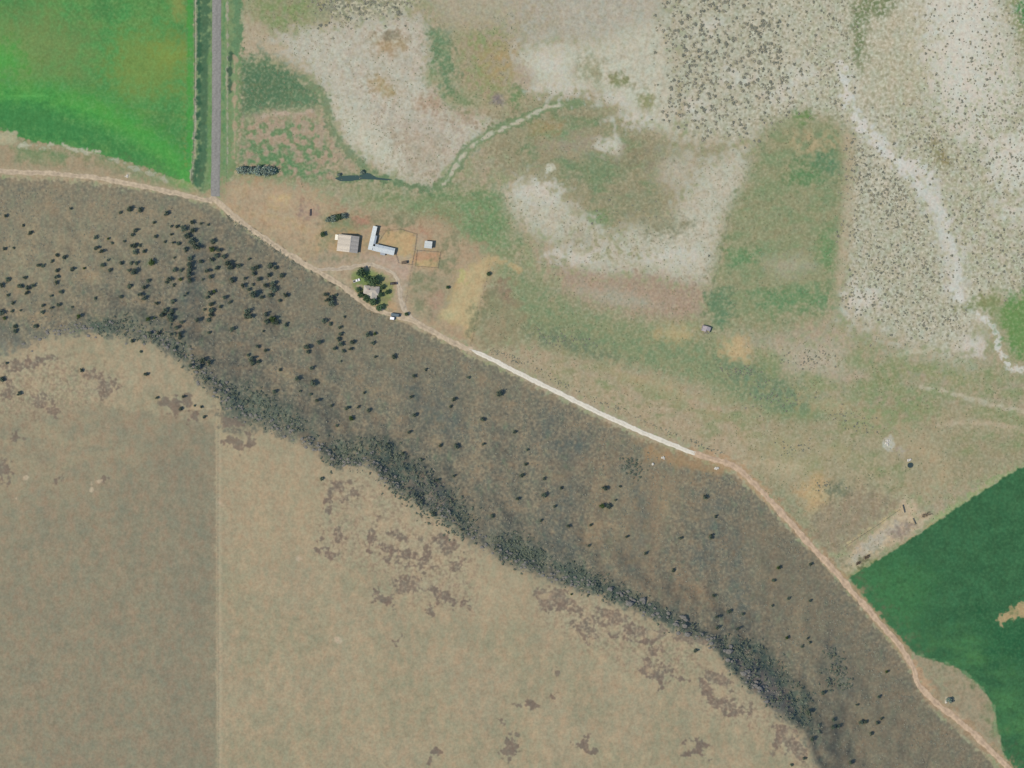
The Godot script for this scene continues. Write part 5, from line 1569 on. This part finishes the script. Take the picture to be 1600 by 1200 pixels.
func juniper_spots() -> Array:
	# centre and half width of each tree in photo pixels, read off quarter views at four times the size
	var out := []
	var views := [
		[0, 300, [[40, 150, 13], [150, 210, 11], [193, 255, 16], [32, 355, 13], [90, 350, 10], [445, 105, 11], [815, 108, 20], [880, 112, 18], [755, 130, 12], [1045, 135, 20], [968, 190, 12], [1075, 215, 10], [1110, 215, 14], [1150, 230, 22], [1205, 190, 16], [1260, 198, 10], [1305, 205, 9], [1210, 240, 20], [600, 285, 14], [680, 290, 10], [705, 320, 12], [780, 308, 9], [850, 240, 18], [832, 268, 12], [975, 278, 12], [1075, 265, 10], [1035, 312, 10], [1085, 318, 10], [1120, 322, 14], [1175, 275, 22], [1205, 310, 24], [1230, 345, 26], [1165, 360, 18], [1335, 310, 18], [1325, 360, 20], [1370, 365, 18], [1355, 400, 18], [1325, 425, 18], [1402, 405, 16], [605, 350, 18], [638, 370, 16], [362, 395, 14], [405, 408, 16], [330, 433, 13], [245, 460, 15], [270, 462, 13], [845, 335, 18], [878, 335, 14], [825, 335, 12], [850, 375, 18], [905, 372, 14], [948, 438, 22], [760, 445, 14], [678, 425, 10], [645, 458, 16], [690, 488, 14], [455, 482, 17], [530, 475, 10], [360, 490, 14], [358, 530, 18], [355, 565, 14], [825, 445, 14], [858, 445, 14], [840, 498, 24], [810, 490, 12], [1190, 415, 18], [1190, 455, 20], [1190, 490, 20], [1185, 520, 18], [1190, 552, 18], [1260, 435, 14], [1095, 410, 10], [1095, 487, 15], [1135, 490, 13], [1298, 492, 18], [1360, 475, 16], [1430, 445, 22], [1445, 470, 22], [1495, 462, 18], [1560, 420, 10], [1585, 480, 16], [1590, 510, 16], [1320, 530, 16], [1270, 548, 9], [1060, 548, 18], [1045, 565, 12], [1130, 548, 13], [1090, 580, 12], [1455, 550, 22], [1535, 540, 11], [1520, 585, 16], [1585, 580, 12], [1590, 640, 26], [1560, 610, 12], [52, 548, 18], [12, 582, 18], [160, 535, 14], [130, 590, 20], [175, 600, 18], [210, 585, 14], [170, 630, 14], [385, 625, 13], [815, 590, 18], [930, 555, 14], [905, 595, 16], [880, 640, 18], [905, 665, 18], [760, 655, 12], [600, 665, 11], [325, 650, 10], [370, 705, 14], [270, 710, 11], [325, 725, 10], [270, 752, 14], [455, 720, 9], [80, 745, 13], [85, 695, 13], [12, 752, 20], [55, 645, 11], [30, 790, 12], [132, 740, 9], [498, 780, 15], [985, 695, 14], [1085, 685, 17], [1035, 745, 24], [1080, 745, 20], [1015, 770, 16], [1075, 795, 22], [1065, 775, 18], [930, 797, 15], [970, 790, 8], [1140, 815, 15], [1237, 800, 16], [1310, 800, 16], [1315, 635, 18], [1300, 660, 14], [1345, 620, 12], [1170, 635, 10], [1155, 650, 8], [1405, 660, 14], [1440, 690, 14], [1380, 718, 12], [1325, 700, 18], [1325, 740, 20], [1320, 770, 18], [1280, 735, 10], [1550, 745, 22], [1565, 780, 20], [1540, 775, 18], [1455, 858, 18], [1310, 878, 11], [1107, 848, 16], [1127, 885, 16], [1127, 910, 15], [1072, 890, 11], [100, 840, 16], [100, 870, 15], [228, 840, 17], [830, 930, 14], [995, 882, 14], [940, 880, 14], [1095, 975, 12], [1270, 1050, 22], [1310, 1065, 16], [1240, 1095, 18], [1195, 1085, 14], [1575, 1045, 22], [1585, 1070, 18], [1555, 1020, 12], [45, 1070, 10], [18, 1170, 20], [515, 1115, 14], [915, 1140, 15], [1297, 1170, 11], [885, 997, 11]]],
		[400, 300, [[10, 470, 18], [95, 460, 20], [125, 475, 14], [20, 545, 16], [85, 520, 16], [165, 522, 18], [60, 585, 16], [110, 575, 20], [115, 610, 22], [95, 645, 18], [40, 660, 14], [190, 645, 18], [150, 680, 12], [440, 640, 16], [475, 660, 22], [450, 675, 18], [480, 695, 22], [503, 645, 12], [65, 765, 18], [70, 810, 20], [110, 790, 22], [130, 815, 22], [190, 830, 16], [430, 805, 18], [468, 825, 14], [557, 780, 10], [530, 845, 14], [532, 888, 14], [520, 920, 18], [535, 950, 16], [495, 978, 14], [550, 995, 15], [605, 940, 18], [595, 980, 14], [705, 890, 18], [745, 885, 12], [735, 945, 14], [397, 940, 15], [322, 970, 20], [330, 1000, 15], [15, 965, 16], [65, 990, 14], [867, 1030, 18], [750, 1030, 12], [535, 1057, 8], [350, 1100, 15], [155, 1112, 12], [20, 1060, 14], [262, 1165, 16], [990, 1150, 13], [1065, 1110, 12], [1332, 1160, 11], [50, 870, 8], [360, 1195, 22]]],
		[400, 600, [[118, 48, 14], [280, 45, 8], [385, 103, 14], [345, 65, 9], [475, 135, 11], [572, 152, 15], [642, 145, 12], [708, 165, 15], [602, 213, 16], [510, 260, 11], [680, 55, 10], [972, 80, 12], [1240, 95, 15], [1220, 140, 13], [995, 195, 14], [1420, 222, 16], [1255, 390, 20], [1425, 375, 13], [1155, 385, 13], [960, 300, 14], [825, 375, 10], [1240, 575, 10], [1135, 600, 14], [1480, 825, 15], [415, 592, 13], [1110, 815, 18], [1290, 910, 10], [920, 435, 12], [1040, 475, 10], [1525, 60, 22]]],
		[800, 600, [[20, 300, 13], [90, 500, 12], [65, 570, 16], [205, 592, 12], [205, 695, 17], [38, 718, 13], [310, 650, 12], [585, 650, 20], [680, 640, 9], [565, 765, 18], [608, 765, 20], [270, 765, 12], [185, 852, 11], [355, 888, 12], [495, 880, 12], [483, 1010, 11], [720, 955, 11], [1058, 962, 13], [838, 1058, 12], [1210, 708, 17], [1275, 828, 12], [1245, 955, 18], [1012, 1165, 14], [100, 412, 9], [650, 725, 10]]],
		[800, 900, [[1150, 465, 16], [1265, 122, 12], [1360, 220, 17], [1285, 255, 14], [1285, 322, 13], [1415, 330, 13], [1445, 238, 10], [375, 112, 8], [480, 118, 8]]],
		[1200, 600, [[68, 1145, 13], [270, 1125, 13]]],
		[1200, 900, [[38, 28, 14], [250, 390, 9], [120, 383, 12], [745, 600, 11], [695, 755, 12], [345, 730, 14], [560, 805, 11], [412, 898, 13], [585, 915, 16], [612, 910, 14], [685, 918, 13], [712, 890, 11], [648, 985, 15], [410, 945, 14], [440, 940, 13], [280, 1020, 16], [255, 850, 18], [230, 1140, 13], [520, 1165, 15], [150, 1180, 11], [130, 140, 10], [265, 155, 9], [30, 185, 10], [265, 415, 10], [215, 440, 10]]],
		[0, 600, [[125, 60, 18], [1150, 80, 13], [1132, 155, 15], [1262, 143, 10], [1280, 205, 13], [985, 85, 11], [1220, 135, 8], [1350, 40, 10]]]]
	for v in views:
		for p in v[2]:
			out.append([v[0] + p[0] / 4.0, v[1] + p[1] / 4.0, p[2] / 4.0])
	return out

func build_junipers():
	var crowns := []
	for i in 7:
		var g := 0.8 + 0.07 * i
		crowns.append(leaf_mesh(200 + i, 5 + i % 3, 190, 2.0, 1.75, 0.18, Color(0.098 * g, 0.130 * g, 0.098 * g), 0.45, 0.13))
	var bright := leaf_mesh(230, 6, 190, 2.0, 1.75, 0.18, Color(0.075, 0.115, 0.045), 0.35, 0.13)
	var trunk := trunk_mesh(240, 1.6, 0.11, 4, 0.5)
	var bark := weathered(0.12, 0.085, 0.065, 0.95, 0.3, 1.0, 121)
	var foliage := leaf_mat()
	var r := RandomNumberGenerator.new()
	r.seed = 404
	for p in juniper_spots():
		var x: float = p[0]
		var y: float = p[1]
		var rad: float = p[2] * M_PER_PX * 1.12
		var is_bright := r.randf() < 0.06 or (absf(x - 941) < 2 and absf(y - 791) < 2)  # a few junipers have brighter green foliage of their own
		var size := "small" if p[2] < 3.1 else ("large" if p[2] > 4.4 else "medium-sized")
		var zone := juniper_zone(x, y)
		var o := thing("juniper_tree", "%s %s juniper %s" % [size, "bright green" if is_bright else "dark", zone], "tree", ground_at(x - 1.0, y), r.randf() * 360, "junipers " + zone)
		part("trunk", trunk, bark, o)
		part("crown", bright if is_bright else crowns[r.randi() % 7], foliage, o)
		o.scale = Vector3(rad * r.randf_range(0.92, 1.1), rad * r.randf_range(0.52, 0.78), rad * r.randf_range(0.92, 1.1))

func juniper_zone(x: float, y: float) -> String:
	if x > 1050:
		return "on the hillside under the orange dirt road" if y < 1000 else "at the foot of the brushy rim"
	if x > 740:
		return "on the hillside under the white gravel road"
	if y > 640:
		return "near the brushy plateau rim"
	if x > 520:
		return "on the hillside below the house"
	if x > 245:
		return "in the dense stand below the road junction"
	if y > 545:
		return "on the edge of the grazed plateau"
	return "scattered on the slope under the dirt track"

func build_garden_trees():
	var bark := weathered(0.13, 0.10, 0.08, 0.95, 0.3, 1.0, 131)
	var foliage := leaf_mat()
	var leafy := []
	for i in 4:
		var g := 0.85 + 0.1 * i
		leafy.append(leaf_mesh(300 + i, 8, 420, 2.0, 1.5, 0.45, Color(0.085 * g, 0.14 * g, 0.075 * g), 0.4, 0.11))
	var willow := []
	for i in 3:
		var g := 0.9 + 0.12 * i
		willow.append(leaf_mesh(320 + i, 7, 380, 2.0, 1.5, 0.3, Color(0.19 * g, 0.255 * g, 0.21 * g), 0.35, 0.11))
	var trunk := trunk_mesh(340, 1.5, 0.10, 5, 0.55)
	var i := 0
	for t in [[566, 426, 8.5, "round leafy tree at the north-west corner of the house garden"], [584.5, 439, 9.5, "tall dark leafy tree against the north wall of the house"], [574, 436, 5.5, "small leafy tree between the white pickup and the tall dark tree"], [560, 453, 4.5, "small leafy tree at the west corner of the house"], [565, 461, 5.5, "leafy tree close to the west wall of the house wing"], [575, 467, 7, "broad leafy tree south-west of the house"], [584, 472, 7, "broad leafy tree due south of the house wing"], [594, 480.5, 6.5, "bright leafy tree at the south corner of the garden"], [598, 449, 4.5, "small leafy tree at the east wall of the house"], [606, 457, 4.5, "small leafy tree alone on the lawn east of the house"], [595, 461, 4.5, "leafy shrub-like tree at the south-east corner of the house"]]:
		var rad: float = t[2] * M_PER_PX * 1.12
		var o := thing("leafy_tree", t[3], "tree", ground_at(t[0] - 1, t[1]), i * 67.0, "trees in the house garden")
		part("trunk", trunk, bark, o)
		part("crown", leafy[i % 4], foliage, o)
		o.scale = Vector3(rad, rad * 0.72, rad)
		i += 1
	for t in [[373, 267, 5, "first willow of the row, nearest the farm road"], [381, 266, 7.5, "second willow of the row by the farm road"], [392, 266, 7.5, "third willow of the row by the farm road"], [403, 267, 8.5, "middle willow of the row by the farm road"], [413, 268, 8.5, "second-last willow of the row by the farm road"], [423, 268, 8, "last willow of the row, farthest from the farm road"]]:
		var rad: float = t[2] * M_PER_PX * 1.25
		var o := thing("willow_tree", t[3], "tree", ground_at(t[0], t[1]), i * 51.0, "row of grey-green willows")
		part("trunk", trunk, bark, o)
		part("crown", willow[i % 3], foliage, o)
		o.scale = Vector3(rad, rad * 0.6, rad)
		i += 1
	for t in [[513, 343, 5, 0, "leafy bush at the west end of the thicket behind the barn"], [521, 341, 6.5, 0, "grey-green bush in the middle of the thicket behind the barn"], [529, 339, 6, 1, "dark bush in the thicket behind the barn"], [537, 338, 5.5, 0, "leafy bush at the east end of the thicket behind the barn"], [504, 366, 4.5, 1, "narrow bush west of the barn"], [763, 428, 3.5, 1, "lone dark bush on the fence of the golden grass strip"], [635, 491, 3.5, 1, "brownish bush between the teal camper and the driveway"], [1483, 1094, 5.5, 2, "lone grey shrub in the dry pocket beside the orange road"], [530, 273, 3.5, 0, "low grey-green bush on the west bank of the ditch pond"], [566, 269, 4.0, 0, "low grey-green bush on the north bank of the ditch pond"], [700, 449, 3.0, 1, "low bush on the bare paddock west of the golden grass"]]:
		var rad: float = t[2] * M_PER_PX * 1.2
		single("bush", [willow[0], leafy[1], willow[2]][t[3]], foliage, t[4], "bush", ground_at(t[0], t[1]) - Vector3(0, 0.3 * rad, 0), i * 40.0).scale = Vector3(rad, rad * 0.8, rad)
		i += 1

func inside(p: Vector2, poly: PackedVector2Array) -> bool:
	return Geometry2D.is_point_in_polygon(p, poly)

func px_poly(pts: Array) -> PackedVector2Array:
	var q := PackedVector2Array()
	for p in pts:
		q.append(Vector2(p[0], p[1]))
	return q

func scatter(called: String, label: String, category: String, mesh: Mesh, mat: Material, places: Array):
	var mm := MultiMesh.new()
	mm.transform_format = MultiMesh.TRANSFORM_3D
	mm.mesh = mesh
	mm.instance_count = places.size()
	for i in places.size():
		mm.set_instance_transform(i, places[i])
	var o := MultiMeshInstance3D.new()
	o.name = numbered(called)
	o.multimesh = mm
	o.material_override = mat
	add_child(o)
	tag(o, label, category, "", "stuff")

func plant_at(px: float, py: float, s: float, r: RandomNumberGenerator) -> Transform3D:
	var p := spot(px, py)
	var b := Basis(Vector3.UP, r.randf() * TAU).scaled(Vector3(s * r.randf_range(0.8, 1.25), s * r.randf_range(0.7, 1.1), s * r.randf_range(0.8, 1.25)))
	return Transform3D(b, Vector3(p.x, fine_height(p.x, p.y) - 0.12 * s, p.y))

func build_scrub():
	var r := RandomNumberGenerator.new()
	r.seed = 515
	var foliage := leaf_mat()
	var grey := leaf_mesh(400, 4, 60, 2.0, 0.45, 0.0, Color(0.28, 0.28, 0.215), 0.2, 0.22)
	var olive := leaf_mesh(401, 4, 60, 2.0, 0.45, 0.0, Color(0.31, 0.30, 0.22), 0.2, 0.22)
	var darkm := leaf_mesh(402, 4, 60, 2.0, 0.45, 0.0, Color(0.21, 0.22, 0.175), 0.25, 0.22)
	var teal := leaf_mesh(403, 4, 60, 2.0, 0.7, 0.0, Color(0.15, 0.18, 0.135), 0.3, 0.22)
	# --- shrubs on the pale scrub flat; the largest are things of their own
	var clump := FastNoiseLite.new()
	clump.seed = 77
	clump.frequency = 1.0 / 60.0
	var flats := [
		[px_poly([[1018, -30], [1150, -30], [1220, 40], [1230, 170], [1160, 215], [1120, 205], [1062, 212], [1030, 190], [1052, 150], [1022, 110], [1048, 70], [1030, 40]]), 950, 1.05],
		[px_poly([[1150, -30], [1330, -30], [1330, 190], [1250, 178], [1200, 190]]), 560, 0.85],
		[px_poly([[1330, 190], [1400, 170], [1480, 160], [1640, 150], [1640, 470], [1560, 450], [1500, 460], [1430, 300], [1360, 220]]), 1300, 0.72],
		[px_poly([[1325, 290], [1420, 290], [1480, 440], [1520, 540], [1400, 520], [1325, 490]]), 1200, 0.72],
		[px_poly([[1330, 210], [1400, 262], [1440, 320], [1325, 300]]), 260, 0.8],
		[px_poly([[1440, -30], [1600, -30], [1620, 150], [1480, 170], [1430, 90]]), 420, 0.75],
		[px_poly([[470, -30], [660, -30], [640, 25], [560, 42], [490, 40]]), 260, 0.9],
		[px_poly([[870, 320], [1080, 330], [1100, 430], [900, 420]]), 90, 0.6]]
	var wash := px_poly([[1345, 190], [1362, 185], [1460, 275], [1500, 430], [1490, 470], [1440, 320], [1400, 262]])
	var spots := []
	for f in flats:
		var poly: PackedVector2Array = f[0]
		var b := Rect2(poly[0], Vector2.ZERO)
		for p in poly:
			b = b.expand(p)
		var n := 0
		var tries := 0
		while n < f[1] and tries < f[1] * 12:
			tries += 1
			var p := Vector2(r.randf_range(b.position.x, b.end.x), r.randf_range(b.position.y, b.end.y))
			if not inside(p, poly) or (inside(p, wash) and r.randf() < 0.9):
				continue
			if clump.get_noise_2d(p.x * 1.5, p.y * 1.5) < r.randf_range(-0.25, 0.45):
				continue
			p += Vector2(r.randfn(), r.randfn()) * 12.0
			var s: float = f[2] * (0.7 + 1.3 * pow(r.randf(), 2.4))
			spots.append([s, p])
			n += 1
	spots.sort_custom(func(a, c): return a[0] > c[0])
	var meshes := [grey, darkm, olive]
	var rest := [[], [], []]
	for i in spots.size():
		var p: Vector2 = spots[i][1]
		var s: float = spots[i][0]
		if i < 290:
			var t := plant_at(p.x, p.y, s, r)
			var west := p.x < 1240 and p.x > 1000
			var where := "on the western pale flat" if west else ("on the eastern pale flat beside the white wash" if p.x > 1000 else "in the pale patch at the head of the green meadow")
			var k := r.randi() % 2
			var o := single("scrub_shrub", meshes[k], foliage, "%s rounded shrub %s" % [["grey-green", "dark"][k], where], "shrub", t.origin, 0, "large shrubs " + where)
			o.transform = t
		else:
			rest[r.randi() % 3].append(plant_at(p.x, p.y, s, r))
	for k in 3:
		scatter("scrub_cover", ["small grey-green shrubs dotting the pale flats", "small dark shrubs dotting the pale flats", "small olive shrubs dotting the pale flats"][k], "shrubs", meshes[k], foliage, rest[k])
	# --- sagebrush on the hillside
	var hill := px_poly([[-20, 292], [180, 300], [325, 332], [450, 415], [620, 510], [800, 598], [1000, 696], [1145, 748], [1250, 858], [1410, 1050], [1470, 1140], [1580, 1225], [1300, 1225], [1265, 1150], [1110, 1005], [930, 925], [735, 845], [610, 765], [530, 725], [365, 655], [240, 535], [80, 525], [-20, 540]])
	var sage := [[], []]
	while sage[0].size() + sage[1].size() < 11000:
		var p := Vector2(r.randf_range(-20, 1600), r.randf_range(285, 1215))
		if not inside(p, hill):
			continue
		if clump.get_noise_2d(p.x, p.y * 0.7) < r.randf_range(-0.6, 0.5):
			continue
		sage[r.randi() % 2].append(plant_at(p.x, p.y, 0.3 + 0.6 * pow(r.randf(), 2.0), r))
	scatter("sagebrush", "low grey sagebrush covering the hillside", "sagebrush", grey, foliage, sage[0])
	scatter("sagebrush", "low dark sagebrush covering the hillside", "sagebrush", darkm, foliage, sage[1])
	# --- dense brush under the rim
	var thick := []
	for q in [[px_poly([[500, 700], [540, 688], [600, 690], [650, 720], [690, 752], [735, 800], [745, 842], [700, 836], [655, 798], [612, 762], [575, 726], [520, 728]]), 800], [px_poly([[765, 838], [800, 838], [850, 862], [855, 888], [810, 884], [780, 870]]), 320], [px_poly([[868, 880], [900, 878], [985, 925], [1090, 985], [1108, 1000], [1060, 988], [1000, 952], [940, 930], [880, 910]]), 260], [px_poly([[1112, 1000], [1150, 992], [1195, 1010], [1230, 1050], [1270, 1090], [1272, 1146], [1220, 1110], [1160, 1062], [1130, 1036]]), 380], [px_poly([[135, 500], [200, 494], [260, 510], [330, 590], [400, 612], [470, 650], [490, 690], [440, 670], [370, 648], [330, 606], [260, 540], [200, 523], [150, 520]]), 480], [px_poly([[975, 715], [1000, 715], [1002, 745], [985, 745]]), 60], [px_poly([[1290, 1010], [1305, 1020], [1325, 1070], [1300, 1080]]), 110]]:
		var poly: PackedVector2Array = q[0]
		var b := Rect2(poly[0], Vector2.ZERO)
		for p in poly:
			b = b.expand(p)
		var n := 0
		while n < q[1]:
			var p := Vector2(r.randf_range(b.position.x, b.end.x), r.randf_range(b.position.y, b.end.y))
			if inside(p, poly) and clump.get_noise_2d(p.x * 2.2, p.y * 2.2) > r.randf_range(-0.55, 0.1):
				thick.append(plant_at(p.x + r.randfn() * 7.0, p.y + r.randfn() * 6.0, r.randf_range(0.5, 1.5), r))
				n += 1
	scatter("rim_brush", "dense dark brush on the steep ground under the rim", "brush", teal, foliage, thick)
	# --- basalt blocks along the rim and on the bare patches
	var stone := weathered(0.15, 0.145, 0.125, 0.95, 0.25, 0.5, 141)
	var blocks := []
	for i in 520:
		var k := r.randf() * (rim.size() - 8) + 3
		var a := rim[int(k)].lerp(rim[int(k) + 1], k - int(k)) + Vector2(r.randfn(), r.randfn()) * 3.0 + Vector2(2.0, -3.5)
		var s := r.randf_range(0.3, 1.1) * (1.0 + (1.6 * r.randf() if a.x > 60.0 else 0.3))
		var b := Basis(Vector3.UP, r.randf() * TAU).scaled(Vector3(s * 1.3, s * 0.8, s))
		blocks.append(Transform3D(b, Vector3(a.x, fine_height(a.x, a.y), a.y)))
	scatter("rim_rock", "broken dark basalt blocks along the plateau rim", "rocks", rock_mesh(9), stone, blocks)
	# --- grass tufts over the valley floor
	var grassy := px_poly([[372, -10], [640, -10], [700, 40], [800, 20], [840, 140], [960, 150], [1040, 215], [1200, 200], [1320, 200], [1320, 500], [1600, 590], [1600, 720], [1460, 810], [1320, 890], [1160, 735], [760, 556], [770, 420], [680, 350], [540, 300], [372, 280]])
	var tufts := [[], []]
	while tufts[0].size() + tufts[1].size() < 7000:
		var p := Vector2(r.randf_range(372, 1600), r.randf_range(-10, 890))
		if inside(p, grassy) and clump.get_noise_2d(p.x * 2.0 + 500.0, p.y * 2.0) > r.randf_range(-0.35, 0.35):
			tufts[r.randi() % 2].append(plant_at(p.x, p.y, r.randf_range(0.25, 0.6), r))
	scatter("grass_tuft", "straw-coloured bunch grass over the valley floor", "grass", leaf_mesh(404, 3, 36, 2.0, 0.5, 0.0, Color(0.30, 0.27, 0.18), 0.25, 0.26), foliage, tufts[0])
	scatter("grass_tuft", "green bunch grass over the valley floor", "grass", leaf_mesh(405, 3, 36, 2.0, 0.5, 0.0, Color(0.20, 0.24, 0.14), 0.25, 0.26), foliage, tufts[1])
	# --- shrubs in the meadows and along the ditches
	var low := []
	for s in [[[765, 552], [820, 578], [900, 618], [1000, 664], [1080, 698], [1130, 716]], [[360, 335], [420, 378], [480, 418]]]:
		for i in 160:
			var k: float = r.randf() * (s.size() - 1.001)
			var a = Vector2(s[int(k)][0], s[int(k)][1]).lerp(Vector2(s[int(k) + 1][0], s[int(k) + 1][1]), k - int(k))
			var off := Vector2(r.randfn() * 2.5, r.randfn() * 2.5) + (Vector2(4, -7) if s[0][0] > 700 else Vector2(-3, 5))
			low.append(plant_at(a.x + off.x, a.y + off.y, r.randf_range(0.4, 0.9), r))
	for p in [[1265, 560, 40, 18, 60], [1150, 580, 40, 12, 60], [880, 530, 60, 14, 60], [1350, 665, 24, 14, 24], [1310, 650, 20, 12, 20], [1215, 620, 50, 30, 60], [1245, 700, 30, 14, 30], [1290, 760, 20, 10, 20]]:
		for i in p[4]:
			low.append(plant_at(p[0] + r.randfn() * p[2] * 0.5, p[1] + r.randfn() * p[3] * 0.5, r.randf_range(0.4, 1.0), r))
	scatter("verge_scrub", "low scrub along the roads and in the dry meadow", "shrubs", darkm, foliage, low)
